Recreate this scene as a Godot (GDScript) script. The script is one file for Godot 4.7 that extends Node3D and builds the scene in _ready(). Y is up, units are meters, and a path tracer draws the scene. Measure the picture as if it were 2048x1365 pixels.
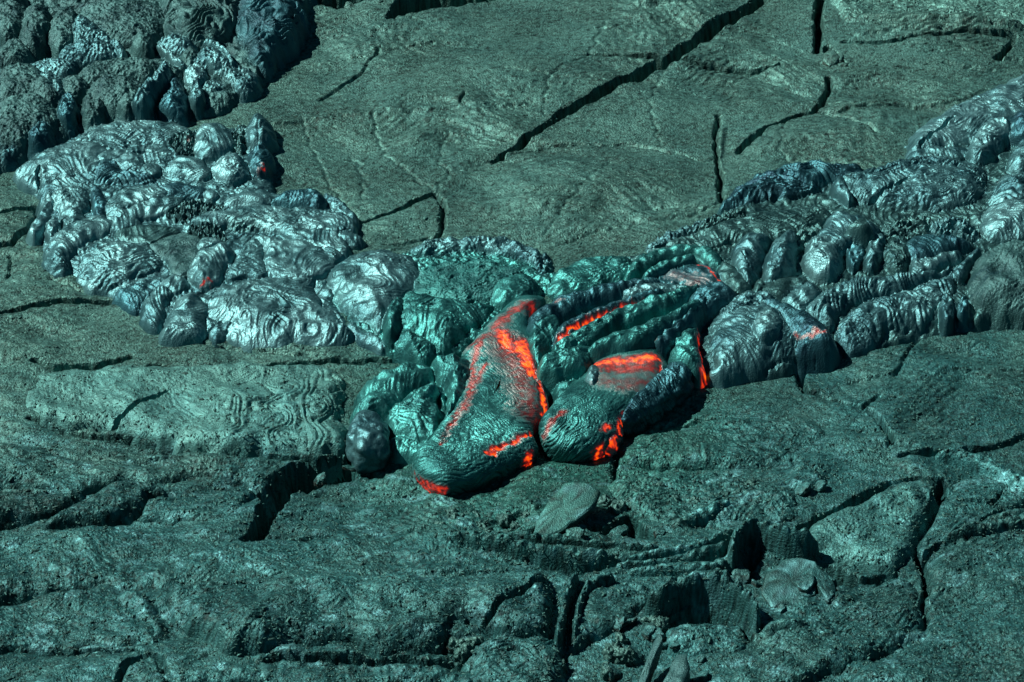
extends Node3D

const PITCH := 33.0
const DIST := 28.5
const VFOV := 12.0
const GX0 := -6.4
const GZ0 := -7.9
const GDX := 0.0135
const GDZ := 0.018
const GNX := 950
const GNZ := 760

var eye: Vector3
var fwd: Vector3
var upv: Vector3
var tany: float
var n1 := FastNoiseLite.new()
var n2 := FastNoiseLite.new()
var nc := FastNoiseLite.new()
var taken := {}
var gh := PackedFloat32Array()
var M := {}
var rng := RandomNumberGenerator.new()


func _ready() -> void:
	# ---- camera, sky, sun, exposure ----
	var p := deg_to_rad(PITCH)
	fwd = Vector3(0, -sin(p), -cos(p))
	upv = Vector3(0, cos(p), -sin(p))
	eye = -fwd * DIST
	tany = tan(deg_to_rad(VFOV * 0.5))
	var cam := Camera3D.new()
	cam.name = "camera"
	cam.fov = VFOV
	cam.near = 0.5
	cam.far = 4000.0
	add_child(cam)
	cam.position = eye
	cam.rotation = Vector3(-p, 0, 0)
	cam.current = true
	var sky_mat := ProceduralSkyMaterial.new()
	sky_mat.sky_top_color = Color(0.10, 0.34, 0.44)
	sky_mat.sky_horizon_color = Color(0.34, 0.62, 0.66)
	sky_mat.sky_curve = 0.12
	sky_mat.ground_bottom_color = Color(0.03, 0.07, 0.08)
	sky_mat.ground_horizon_color = Color(0.2, 0.36, 0.38)
	sky_mat.sun_angle_max = 1.0
	var sky := Sky.new()
	sky.sky_material = sky_mat
	var env := Environment.new()
	env.background_mode = Environment.BG_SKY
	env.sky = sky
	env.background_energy_multiplier = SKY_ENERGY
	env.tonemap_mode = Environment.TONE_MAPPER_LINEAR
	env.tonemap_exposure = EXPOSURE
	env.sdfgi_enabled = true
	env.ssao_enabled = true
	env.ssil_enabled = true
	var we := WorldEnvironment.new()
	we.name = "world_environment"
	we.environment = env
	add_child(we)
	var sun := DirectionalLight3D.new()
	sun.name = "sun"
	sun.light_color = Color(1.0, 0.97, 0.92)
	sun.light_energy = 1.6
	sun.light_angular_distance = 0.5
	sun.shadow_enabled = true
	add_child(sun)
	sun.look_at_from_position(Vector3.ZERO, SUN_DIR, Vector3.UP)

	# ---- noise and materials ----
	rng.seed = 7
	for n in [n1, n2]:
		n.noise_type = FastNoiseLite.TYPE_SIMPLEX_SMOOTH
		n.frequency = 1.0
		n.fractal_type = FastNoiseLite.FRACTAL_NONE
	n1.seed = 11
	n2.seed = 5
	n2.fractal_type = FastNoiseLite.FRACTAL_FBM
	n2.fractal_octaves = 4
	n2.fractal_gain = 0.55
	nc.seed = 3
	nc.noise_type = FastNoiseLite.TYPE_CELLULAR
	nc.frequency = 1.0
	nc.fractal_type = FastNoiseLite.FRACTAL_NONE
	nc.cellular_return_type = FastNoiseLite.RETURN_DISTANCE2_SUB
	materials()

	# ---- the old crust ----
	make_ground_relief()

	# ---- the young lava ----
	make_flows()
	make_ground()

	# ---- loose pieces ----
	make_loose()


const SKY_ENERGY := 0.32
const EXPOSURE := 1.8
const SUN_DIR := Vector3(0.62, -0.77, 0.13)


func materials() -> void:
	M.crust = surf(0.49, 0.80, 0.5, tex(21, 0.030, 4, FastNoiseLite.TYPE_SIMPLEX), 0.7, 0.40)
	M.dull = surf(0.55, 0.55, 0.4, tex(22, 0.035, 5, FastNoiseLite.TYPE_SIMPLEX), 0.8, 0.7)
	M.rock = surf(0.52, 0.50, 0.3, tex(23, 0.04, 4, FastNoiseLite.TYPE_SIMPLEX), 1.3, 0.9)
	var h := surf(0.38, 0.0, 0.6, M.crust.heightmap_texture, 0.5, 0.45)
	var g := Gradient.new()
	g.offsets = PackedFloat32Array([0.0, 0.18, 0.36, 0.55, 0.75, 1.0])
	g.colors = PackedColorArray([Color(0, 0, 0), Color(0.09, 0.012, 0.02), Color(0.34, 0.03, 0.025), Color(0.66, 0.12, 0.06), Color(0.92, 0.26, 0.02), Color(1.0, 0.50, 0.03)])
	var gt := GradientTexture1D.new()
	gt.gradient = g
	gt.width = 256
	h.emission_enabled = true
	h.emission = Color(0, 0, 0)
	h.emission_texture = gt
	h.emission_on_uv2 = true
	h.emission_energy_multiplier = GLOW
	h.texture_repeat = true
	M.hot = h


const GLOW := 0.66


func tex(s: int, f: float, oct: int, type: int) -> NoiseTexture2D:
	var n := FastNoiseLite.new()
	n.seed = s
	n.noise_type = type
	n.frequency = f
	n.fractal_octaves = oct
	n.fractal_gain = 0.6
	var t := NoiseTexture2D.new()
	t.width = 1024
	t.height = 1024
	t.seamless = true
	t.noise = n
	return t


func surf(rough: float, metal: float, spec: float, bump: Texture2D, tile: float, bump_cm: float) -> StandardMaterial3D:
	var m := StandardMaterial3D.new()
	m.vertex_color_use_as_albedo = true
	m.roughness = rough
	m.metallic = metal
	m.metallic_specular = spec
	m.heightmap_enabled = true
	m.heightmap_texture = bump
	m.heightmap_scale = bump_cm
	m.uv1_triplanar = true
	m.uv1_world_triplanar = true
	m.uv1_scale = Vector3.ONE / tile
	return m


# ---------- small helpers ----------
func numbered(called: String) -> String:
	var k: int = taken.get(called, 0)
	taken[called] = k + 1
	return called if k == 0 else "%s_%03d" % [called, k]


func tag(o: Node, label: String, category: String, group := "", kind := "") -> void:
	if label:
		o.set_meta("label", label)
	if category:
		o.set_meta("category", category)
	if group:
		o.set_meta("group", group)
	if kind:
		o.set_meta("kind", kind)


func spot(px: float, py: float, y: float) -> Vector2:   # the point at height y on the sight line through a point of the survey picture
	var d := fwd + Vector3.RIGHT * ((px - 1024.0) / 682.5 * tany) + upv * ((682.5 - py) / 682.5 * tany)
	var k := (y - eye.y) / d.y
	return Vector2(eye.x + d.x * k, eye.z + d.z * k)


func trace(s: String, y: float) -> PackedVector2Array:
	var r := PackedVector2Array()
	for w in s.split(" ", false):
		var f := w.split_floats(",")
		r.append(spot(f[0], f[1], y))
	return r


func widths(s: String, fallback: float) -> PackedFloat32Array:
	var r := PackedFloat32Array()
	for w in s.split(" ", false):
		var f := w.split_floats(",")
		r.append(f[2] if f.size() > 2 else fallback)
	return r


func rounded(pts: PackedVector2Array, closed: bool, each := 10) -> PackedVector2Array:
	var r := PackedVector2Array()
	var n := pts.size()
	for i in (n if closed else n - 1):
		var a := pts[(i - 1 + n) % n] if closed else pts[maxi(i - 1, 0)]
		var b := pts[i]
		var c := pts[(i + 1) % n]
		var d := pts[(i + 2) % n] if closed else pts[mini(i + 2, n - 1)]
		for k in each:
			r.append(b.cubic_interpolate(c, a, d, float(k) / each))
	if not closed:
		r.append(pts[n - 1])
	return r


func evenly(pts: PackedVector2Array, count: int) -> PackedVector2Array:
	var r := PackedVector2Array()
	var n := pts.size()
	var total := 0.0
	for i in n:
		total += pts[i].distance_to(pts[(i + 1) % n])
	var want := 0.0
	var run := 0.0
	var i := 0
	while r.size() < count:
		var l := pts[i % n].distance_to(pts[(i + 1) % n])
		if run + l >= want - 1e-9 or i >= n:
			r.append(pts[i % n].lerp(pts[(i + 1) % n], clampf((want - run) / maxf(l, 1e-6), 0, 1)))
			want += total / count
		else:
			run += l
			i += 1
	return r


func near_line(p: Vector2, line: PackedVector2Array) -> Vector2:   # (distance, share of the way along)
	var best := 1e9
	var at := 0.0
	var n := line.size()
	for i in n - 1:
		var a := line[i]
		var ab := line[i + 1] - a
		var t := clampf((p - a).dot(ab) / maxf(ab.length_squared(), 1e-9), 0, 1)
		var d := p.distance_squared_to(a + ab * t)
		if d < best:
			best = d
			at = i + t
	return Vector2(sqrt(best), at)


func mesh_of(v: PackedVector3Array, n: PackedVector3Array, c: PackedColorArray, idx: PackedInt32Array, uv2 := PackedVector2Array()) -> ArrayMesh:
	var arr := []
	arr.resize(Mesh.ARRAY_MAX)
	arr[Mesh.ARRAY_VERTEX] = v
	arr[Mesh.ARRAY_NORMAL] = n
	arr[Mesh.ARRAY_COLOR] = c
	if uv2.size():
		arr[Mesh.ARRAY_TEX_UV2] = uv2
	arr[Mesh.ARRAY_INDEX] = idx
	var m := ArrayMesh.new()
	m.add_surface_from_arrays(Mesh.PRIMITIVE_TRIANGLES, arr)
	return m


func piece(called: String, mesh: Mesh, mat: Material, parent: Node = self, at := Vector3.ZERO) -> MeshInstance3D:
	var o := MeshInstance3D.new()
	o.name = numbered(called) if parent == self else called
	o.mesh = mesh
	o.material_override = mat
	o.position = at
	parent.add_child(o, true)
	return o


func used(v: PackedVector3Array, n: PackedVector3Array, c: PackedColorArray, idx: PackedInt32Array, heat := PackedFloat32Array()) -> ArrayMesh:   # a mesh with only the vertices that idx uses
	var to := PackedInt32Array()
	to.resize(v.size())
	to.fill(-1)
	var a := PackedVector3Array()
	var b := PackedVector3Array()
	var d := PackedColorArray()
	var u := PackedVector2Array()
	var out := PackedInt32Array()
	for i in idx:
		if to[i] < 0:
			to[i] = a.size()
			a.append(v[i])
			b.append(n[i])
			d.append(c[i])
			if heat.size():
				u.append(Vector2(clampf(heat[i], 0.004, 0.996), 0.5))
		out.append(to[i])
	return mesh_of(a, b, d, out, u)


# colours, linear: each kind of skin has a dull and a fresh tone
const TONES := {
	"silver": [Vector3(0.029, 0.100, 0.116), Vector3(0.098, 0.245, 0.268)],
	"slate": [Vector3(0.017, 0.070, 0.086), Vector3(0.060, 0.172, 0.192)],
	"dark": [Vector3(0.011, 0.046, 0.051), Vector3(0.036, 0.112, 0.116)],
	"teal": [Vector3(0.007, 0.062, 0.066), Vector3(0.034, 0.195, 0.192)],
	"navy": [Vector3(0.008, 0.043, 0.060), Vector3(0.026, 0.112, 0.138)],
	"old": [Vector3(0.018, 0.062, 0.060), Vector3(0.045, 0.120, 0.112)],
}


const LOW := 0.74


# ---------- one toe, lobe, fold or sheet of pahoehoe ----------
# e: height of its foot; tall: its own height; o: p roundness of the plan profile, b lumps, w wrinkles, c cracks, g glow, s spine, t tone, step, m material, q edge
func lobe(called: String, label: String, category: String, group: String, e: float, height: float, outline: String, o := {}) -> Node3D:
	var tall: float = height * LOW
	var foot := trace(outline, e)
	var ring := rounded(foot, true)
	var per := 0.0
	for i in ring.size():
		per += ring[i].distance_to(ring[(i + 1) % ring.size()])
	var step: float = o.get("step", 0.012)
	var mm := clampi(int(per / step), 24, 900)
	var rim := evenly(ring, mm)
	var mid := Vector2.ZERO
	for q in rim:
		mid += q / mm
	var spine := PackedVector2Array([mid])
	if o.has("s"):
		spine = trace(o.s, e)
	var inner := PackedVector2Array()
	var reach := 0.0
	for q in rim:
		var b := spine[0]
		var best := 1e9
		for i in spine.size() - 1:
			var ab := spine[i + 1] - spine[i]
			var f := spine[i] + ab * clampf((q - spine[i]).dot(ab) / maxf(ab.length_squared(), 1e-9), 0, 1)
			if f.distance_squared_to(q) < best:
				best = f.distance_squared_to(q)
				b = f
		inner.append(b)
		reach += b.distance_to(q) / mm
	if spine.size() > 2:   # ease the jumps at the bends of the spine
		for pass_ in maxi(6, mm / 12):
			var was := inner.duplicate()
			for j in mm:
				inner[j] = (was[(j + mm - 1) % mm] + was[j] + was[(j + 1) % mm]) / 3.0
	# the profile from the crown over the brow to the foot
	var pp: float = 2.0 / o.get("p", 2.6)
	var low := 0.06
	var ft := PackedFloat32Array()
	var fy := PackedFloat32Array()
	var fa := PackedFloat32Array()
	var run := PackedFloat32Array()
	for i in 261:
		var a := deg_to_rad(118.0) * i / 260.0
		var t: float
		var y: float
		if a <= PI / 2:
			t = pow(sin(a), pp)
			y = tall * (0.32 + 0.68 * cos(a))
		else:
			t = 1.0 - (1.0 - sin(a)) * 0.9 * minf(1.0, tall / maxf(reach, 0.01))
			y = tall * 0.32 + cos(a) / 0.47 * (tall * 0.32 + low)
		ft.append(t)
		fy.append(y)
		fa.append(a)
		run.append(0.0 if i == 0 else run[i - 1] + Vector2((t - ft[i - 1]) * reach, y - fy[i - 1]).length())
	var rings := clampi(int(run[260] / step), 8, 400)
	var N := rings + 1
	var rt := PackedFloat32Array()
	var ry := PackedFloat32Array()
	var ra := PackedFloat32Array()
	var k := 0
	for i in N:
		var want := run[260] * i / rings
		while k < 259 and run[k + 1] < want:
			k += 1
		var f := clampf((want - run[k]) / maxf(run[k + 1] - run[k], 1e-6), 0, 1)
		rt.append(lerpf(ft[k], ft[k + 1], f))
		ry.append(lerpf(fy[k], fy[k + 1], f))
		ra.append(lerpf(fa[k], fa[k + 1], f))
	var size := minf(reach, 0.6)
	var lump: float = o.get("b", 0.13) * minf(size, tall * 1.6)
	var lf: float = o.get("bf", 1.0) * 1.1 / size
	var rough: float = o.get("r", 0.0035)
	var clump: float = o.get("k", 0.0)
	var cf: float = o.get("kf", 7.0)
	var wr: Array = o.get("w", [])
	var wc := []
	for w in wr:
		var cpt := spot(w[1], w[2], e + tall)
		var rp := spot(w[6], w[7], e + tall) if w.size() > 8 else Vector2.ZERO
		wc.append([w[0], cpt, spot(w[3], w[4], e + tall) if w[0] == "l" else Vector2.ZERO, w[5] if w[0] != "l" else w[5], w.size() > 8, rp, w[8] * 0.0066 if w.size() > 8 else 1.0])
	var cracks := []
	for c in o.get("c", []):
		cracks.append([trace(c[2], e + tall * c[3] if c.size() > 3 else e + tall * 0.85), c[0] * 0.0044, c[1]])
	var glows := []
	for g in o.get("g", []):
		glows.append([trace(g[2], e + tall * (g[3] if g.size() > 3 else 0.8)), g[0] * 0.0060, g[1], g[4] if g.size() > 4 else 0.0, e + tall * (g[3] if g.size() > 3 else 0.8)])
	var tone: Array = TONES[o.get("t", "silver")]
	var v := PackedVector3Array()
	var col := PackedColorArray()
	var heat := PackedFloat32Array()
	var whose := PackedByteArray()
	v.resize(N * mm)
	col.resize(N * mm)
	if glows.size():
		heat.resize(N * mm)
		whose.resize(N * mm)
	var shift := Vector3(hash(label) % 97, hash(label) % 89, hash(label) % 83)
	for i in N:
		var t := rt[i]
		var up := cos(ra[i])
		var out := sin(ra[i])
		var y0 := e + ry[i]
		var inside := clampf(1.15 - t * t, 0.0, 1.0)
		for j in mm:
			var I := inner[j]
			var B := rim[j]
			var dir := (B - I).normalized()
			var x := I.x + (B.x - I.x) * t
			var z := I.y + (B.y - I.y) * t
			var q := Vector3(x, y0, z)
			var d := n1.get_noise_3dv(q * lf + shift) * lump + n1.get_noise_3dv(q * (lf * 2.3) + shift) * lump * 0.28 + n2.get_noise_3dv(q * 14.0 + shift) * rough * 2.0
			if clump > 0.0:
				d += (0.32 - minf(absf(n2.get_noise_3dv(q * cf * 0.55 + shift)) * 1.9, 1.0)) * clump * 1.1 + n1.get_noise_3dv(q * cf * 0.8 + shift) * clump * 0.5
			var h := n1.get_noise_3d(x * 2.3, y0 * 2.3, z * 2.3)
			for w in wc:
				var amp: float = w[3][1]
				var lam: float = w[3][0]
				if w[4]:
					amp *= smoothstep(1.0, 0.55, Vector2(x, z).distance_to(w[5]) / w[6] + h * 0.25)
					if amp < 0.0003:
						continue
				var c: Vector2 = w[1]
				var ph: float
				var al: float
				if w[0] == "c":
					var rel := Vector2(x, z) - c
					ph = rel.length()
					al = atan2(rel.y, rel.x) * ph
				elif w[0] == "r":
					var rel := Vector2(x, z) - c
					ph = atan2(rel.y, rel.x) * w[3][2]
					al = rel.length()
				else:
					var dl: Vector2 = (w[2] - c).normalized()
					var rel := Vector2(x, z) - c
					ph = rel.cross(dl)
					al = rel.dot(dl)
				ph += n1.get_noise_2d(x * 2.6 + 9.0, z * 2.6) * lam * 1.5 + y0 * 0.5
				if w[3].size() > 3:   # even ropes
					d += amp * (absf(sin(PI * (ph / lam + 0.5 * n1.get_noise_2d(al * 3.0, ph * 2.0)))) * 1.6 - 1.0) * (0.75 + 0.5 * h)
				else:                 # wandering creases
					var nn := n1.get_noise_2d(ph / lam, al / (lam * 13.0))
					var n3 := n1.get_noise_2d(ph / lam * 2.1 + 40.0, al / (lam * 9.0))
					d += amp * (minf(absf(nn) * 2.6, 1.0) * 1.3 - 0.8 + 0.35 * n3) * (0.8 + 0.5 * h)
			x += dir.x * out * d
			z += dir.y * out * d
			var y := y0 + up * d
			var p2 := Vector2(x, z)
			for c in cracks:
				var nl := near_line(p2 + Vector2(n2.get_noise_2d(x * 6.0, z * 6.0), n2.get_noise_2d(x * 6.0 + 50.0, z * 6.0)) * 0.03, c[0])
				var taper := clampf(minf(nl.y, c[0].size() - 1 - nl.y) * 1.5 + 0.25, 0.0, 1.0)
				y -= c[2] * smoothstep(1.0, 0.45, nl.x / (c[1] * taper + 0.004))
			var hot := 0.0
			var gi := -1
			for g in glows:
				gi += 1
				var wob := Vector2(n2.get_noise_3d(x * 9.0, y * 9.0, z * 9.0), n2.get_noise_3d(x * 9.0 + 50.0, y * 9.0, z * 9.0)) * 0.05
				var nl := near_line(p2 + wob, g[0])
				nl.x = Vector2(nl.x, maxf(0.0, absf(y - g[4]) - 0.05 - g[1] * 0.2)).length()
				if nl.x < g[1] * 2.0:
					var ragged := n2.get_noise_3d(x * 18.0, y * 18.0, z * 18.0) * 0.40 + n1.get_noise_3d(x * 60.0, y * 60.0, z * 60.0) * 0.12
					var rr: float = maxf(nl.x / g[1] * 1.25 + ragged, 0.0)
					var s := exp(-rr * rr * 1.6)
					if s > 0.0 and g[2] * s > hot:
						whose[i * mm + j] = gi
					hot = maxf(hot, g[2] * s * clampf(0.9 + n2.get_noise_3d(x * 15.0 + 7.0, y * 15.0, z * 15.0) * 0.8, 0.3, 1.1))
					y -= g[3] * smoothstep(1.0, 0.2, nl.x / g[1])
			if glows.size():
				heat[i * mm + j] = hot
			v[i * mm + j] = Vector3(x, y, z)
			var mixv := clampf(0.5 + h * 0.55 + n2.get_noise_3d(x * 9.0, y * 9.0, z * 9.0) * 0.5, 0.0, 1.0)
			var cv: Vector3 = tone[0].lerp(tone[1], mixv)
			if hot > 0.0:
				cv = cv.lerp(WARM, minf(hot * 3.4, 0.96))
			col[i * mm + j] = Color(cv.x, cv.y, cv.z)
	# normals and faces
	var nor := PackedVector3Array()
	nor.resize(N * mm)
	for i in N:
		var a := maxi(i - 1, 0) if i != 0 else 0
		var b := mini(i + 1, N - 1)
		for j in mm:
			var l := (j + mm - 1) % mm
			var r := (j + 1) % mm
			var ii := maxi(i, 1)
			var c := (v[b * mm + j] - v[a * mm + j]).cross(v[ii * mm + l] - v[ii * mm + r])
			if i < 2:
				c = Vector3.UP * 0.0001 + (c if c.y > 0 else -c)
			nor[i * mm + j] = c.normalized()
	var vote := 0.0
	for i in range(2, N - 1, 3):
		for j in range(0, mm, 5):
			var dj := (rim[j] - inner[j]).normalized()
			vote += signf(nor[i * mm + j].dot(Vector3(dj.x * sin(ra[i]), cos(ra[i]), dj.y * sin(ra[i]))))
	var flip := vote < 0.0
	if flip:
		for i in nor.size():
			if i >= 2 * mm:
				nor[i] = -nor[i]
	var cool := PackedInt32Array()
	var hotf := []
	for g in glows:
		hotf.append(PackedInt32Array())
	# front faces run clockwise: turn them by one sample
	vote = 0.0
	for i in range(2, N - 2, 3):
		for j in range(0, mm - 1, 5):
			var ta := v[i * mm + j]
			vote += signf((v[(i + 1) * mm + j] - ta).cross(v[i * mm + j + 1] - ta).dot(nor[i * mm + j]))
	var cw := vote < 0.0
	for i in N - 1:
		for j in mm:
			var r := (j + 1) % mm
			var a := i * mm + j
			var b := (i + 1) * mm + j
			var c := i * mm + r
			var d := (i + 1) * mm + r
			var into_hot := glows.size() and maxf(maxf(heat[a], heat[b]), maxf(heat[c], heat[d])) > 0.05
			var q := PackedInt32Array([a, b, c, c, b, d]) if cw else PackedInt32Array([a, c, b, c, d, b])
			if into_hot:
				hotf[whose[[a, b, c, d].reduce(func(m, k2): return k2 if heat[k2] > heat[m] else m)]].append_array(q)
			else:
				cool.append_array(q)
	var mat: Material = M[o.get("m", "crust")]
	var at := Vector3(mid.x, e, mid.y)
	for i in v.size():
		v[i] -= at
	if glows.is_empty():
		var one := piece(called, mesh_of(v, nor, col, cool), mat, self, at)
		tag(one, label, category, group)
		return one
	var root := Node3D.new()
	root.name = numbered(called)
	root.position = at
	add_child(root)
	tag(root, label, category, group)
	piece("crust", used(v, nor, col, cool), mat, root)
	for f in hotf:
		if f.size():
			piece("glowing_lava", used(v, nor, col, f, heat), M.hot, root)
	return root


# ---------- the old crust: one relief, split into slabs along its cracks ----------
var wall := PackedByteArray()


func cell_x(i: int) -> float:
	return GX0 + i * GDX


func cell_z(j: int) -> float:
	return GZ0 + j * GDZ


func ground_at(x: float, z: float) -> float:
	var i := clampi(int((x - GX0) / GDX), 0, GNX - 1)
	var j := clampi(int((z - GZ0) / GDZ), 0, GNZ - 1)
	return gh[j * GNX + i]


# a line carved into (crack), raised from (ridge) or stepped along (scarp: high on its left) the crust; sizes in metres, widths in survey pixels
func carve(kind: String, height: float, width: float, s: String, side := 0.35, rag := 0.028) -> void:
	var line := trace(s, 0.0)
	var wid := widths(s, width)
	var n := line.size()
	var far := side if kind == "scarp" else 0.0
	for w in wid:
		far = maxf(far, w * 0.0062)
	far += 0.06
	var lo := line[0]
	var hi := line[0]
	for p in line:
		lo = lo.min(p)
		hi = hi.max(p)
	var i0 := clampi(int((lo.x - far - GX0) / GDX), 0, GNX - 1)
	var i1 := clampi(int((hi.x + far - GX0) / GDX) + 1, 0, GNX - 1)
	var j0 := clampi(int((lo.y - far - GZ0) / GDZ), 0, GNZ - 1)
	var j1 := clampi(int((hi.y + far - GZ0) / GDZ) + 1, 0, GNZ - 1)
	var ww := i1 - i0 + 1
	if ww < 1 or j1 < j0:
		return
	var best := PackedFloat32Array()
	best.resize(ww * (j1 - j0 + 1))
	best.fill(1e9)
	var val := PackedFloat32Array()
	val.resize(best.size())
	for k in n - 1:
		var a := line[k]
		var b := line[k + 1]
		var ab := b - a
		var len2 := maxf(ab.length_squared(), 1e-8)
		var dirx := absf(ab.x) / sqrt(len2)
		var hw := lerpf(0.0016, 0.0025, dirx)
		var x0 := clampi(int((minf(a.x, b.x) - far - GX0) / GDX), i0, i1)
		var x1 := clampi(int((maxf(a.x, b.x) + far - GX0) / GDX) + 1, i0, i1)
		var z0 := clampi(int((minf(a.y, b.y) - far - GZ0) / GDZ), j0, j1)
		var z1 := clampi(int((maxf(a.y, b.y) + far - GZ0) / GDZ) + 1, j0, j1)
		for j in range(z0, z1 + 1):
			var cz := cell_z(j)
			for i in range(x0, x1 + 1):
				var cx := cell_x(i)
				var px := cx + (n1.get_noise_2d(cx * 4.0, cz * 4.0) + 0.45 * n1.get_noise_2d(cx * 11.0, cz * 11.0)) * rag * 0.7
				var pz := cz + (n1.get_noise_2d(cx * 4.0 + 70.0, cz * 4.0) + 0.45 * n1.get_noise_2d(cx * 11.0 + 70.0, cz * 11.0)) * rag * 0.7
				var t := ((px - a.x) * ab.x + (pz - a.y) * ab.y) / len2
				var tc := clampf(t, 0, 1)
				var dx := px - a.x - ab.x * tc
				var dz := pz - a.y - ab.y * tc
				var d := sqrt(dx * dx + dz * dz)
				var at := (j - j0) * ww + i - i0
				if d < best[at]:
					best[at] = d
					var w := lerpf(wid[k], wid[k + 1], tc) * hw
					var out := 0.0
					var end := clampf(minf(k + tc, n - 1 - k - tc) * 2.0, 0.0, 1.0)
					if kind == "crack":
						w = maxf(w, 0.005)
						out = -height * smoothstep(w + 0.022, w * 0.5, d) * minf(1.0, 0.35 + w * 26.0)
					elif kind == "roll":
						var f := clampf(d / (w * 1.5 + 0.012), 0, 1)
						out = height * (sqrt(1.0 - f * f) + 0.15 * n1.get_noise_2d(d * 60.0, (k + tc) * 3.0) * (1.0 - f)) * smoothstep(0.0, 0.7, end)
					elif kind == "ridge":
						var f := clampf(d / (w * 1.6 + 0.01), 0, 1)
						out = height * (1.0 - f * f) * (1.0 - f * f) * smoothstep(0.0, 0.5, end)
					else:
						var sgn := ab.x * (pz - a.y) - ab.y * (px - a.x)
						if sgn < 0.0:
							out = height * smoothstep(side, 0.0, d) * smoothstep(0.0, 0.6, end)
						else:
							out = height * smoothstep(0.05, 0.0, d) * smoothstep(0.0, 0.6, end)
					val[at] = out
	for j in range(j0, j1 + 1):
		for i in range(i0, i1 + 1):
			var at := (j - j0) * ww + i - i0
			if best[at] < far:
				gh[j * GNX + i] += val[at]
				if val[at] < -0.02 and kind == "crack":
					wall[j * GNX + i] = 1


# a patch let down (or raised) inside an outline, with an edge that wide
func sink(height: float, s: String, edge := 0.03, rag := 0.05) -> void:
	var line := rounded(trace(s, 0.0), true, 3)
	var lo := line[0]
	var hi := line[0]
	for p in line:
		lo = lo.min(p)
		hi = hi.max(p)
	var i0 := clampi(int((lo.x - 0.1 - GX0) / GDX), 0, GNX - 1)
	var i1 := clampi(int((hi.x + 0.1 - GX0) / GDX) + 1, 0, GNX - 1)
	var j0 := clampi(int((lo.y - 0.1 - GZ0) / GDZ), 0, GNZ - 1)
	var j1 := clampi(int((hi.y + 0.1 - GZ0) / GDZ) + 1, 0, GNZ - 1)
	var closed := line.duplicate()
	closed.append(line[0])
	for j in range(j0, j1 + 1):
		for i in range(i0, i1 + 1):
			var cx := cell_x(i)
			var cz := cell_z(j)
			var p := Vector2(cx + (n1.get_noise_2d(cx * 4.0, cz * 4.0) + 0.45 * n1.get_noise_2d(cx * 11.0, cz * 11.0)) * rag * 0.7, cz + (n1.get_noise_2d(cx * 4.0 + 70.0, cz * 4.0) + 0.45 * n1.get_noise_2d(cx * 11.0 + 70.0, cz * 11.0)) * rag * 0.7)
			if Geometry2D.is_point_in_polygon(p, line):
				gh[j * GNX + i] += height * smoothstep(0.0, edge, near_line(p, closed).x)
				if height < -0.05:
					wall[j * GNX + i] = 1


# wavy ropes on the old crust round a far centre
func ropes(cx: float, cy: float, lam: float, amp: float, rx: float, ry: float, rr: float, squash := 1.0) -> void:
	var c := spot(cx, cy, 0)
	var m := spot(rx, ry, 0)
	var far := rr * 0.0075
	for j in GNZ:
		var z := cell_z(j)
		if absf(z - m.y) > far:
			continue
		for i in GNX:
			var x := cell_x(i)
			if absf(x - m.x) > far:
				continue
			var f := smoothstep(1.0, 0.5, Vector2((x - m.x), (z - m.y) * squash).length() / far + n1.get_noise_2d(x * 2.0, z * 2.0) * 0.25)
			if f > 0.0:
				var ph := Vector2(x - c.x, z - c.y).length() + n1.get_noise_2d(x * 3.0, z * 3.0) * lam * 0.7
				gh[j * GNX + i] += f * amp * (absf(sin(PI * ph / lam)) * 1.5 - 0.9)


func make_ground_relief() -> void:
	gh.resize(GNX * GNZ)
	wall.resize(GNX * GNZ)
	# swells, rubbly grain and the flow lines of the old skin
	for j in GNZ:
		var z := cell_z(j)
		for i in GNX:
			var x := cell_x(i)
			var bend := n1.get_noise_2d(x * 0.5, z * 0.5) * 0.8
			var patch := n1.get_noise_2d(x * 0.45 + 31.0, z * 0.45)
			var coarse := clampf(0.55 + patch * 0.6 + smoothstep(0.8, 3.0, z) * 0.35, 0.25, 1.2)
			var vz := z + bend * 0.45 + n1.get_noise_2d(x * 1.7, z * 1.7 + 8.0) * 0.10
			var streak := n1.get_noise_2d(x * 9.0, vz * 22.0) + 0.5 * n1.get_noise_2d(x * 15.0 + 9.0, vz * 34.0)
			gh[j * GNX + i] = n1.get_noise_2d(x * 0.33, z * 0.33) * 0.07 + n1.get_noise_2d(x * 0.9, z * 1.2 + bend) * 0.055 * coarse + n1.get_noise_2d(x * 2.4, z * 3.5) * 0.022 * coarse \
				+ n1.get_noise_2d((x + bend * z * 0.2) * 3.0, (z + bend) * 9.0) * 0.010 * coarse + n1.get_noise_2d(x * 18.0, z * 18.0) * 0.0035 * coarse + streak * 0.0048 * coarse
	ground_features()


const PALE := Vector3(0.035, 0.095, 0.087)
const DEEP := Vector3(0.014, 0.062, 0.065)
const BLUISH := Vector3(0.050, 0.160, 0.175)


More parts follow.
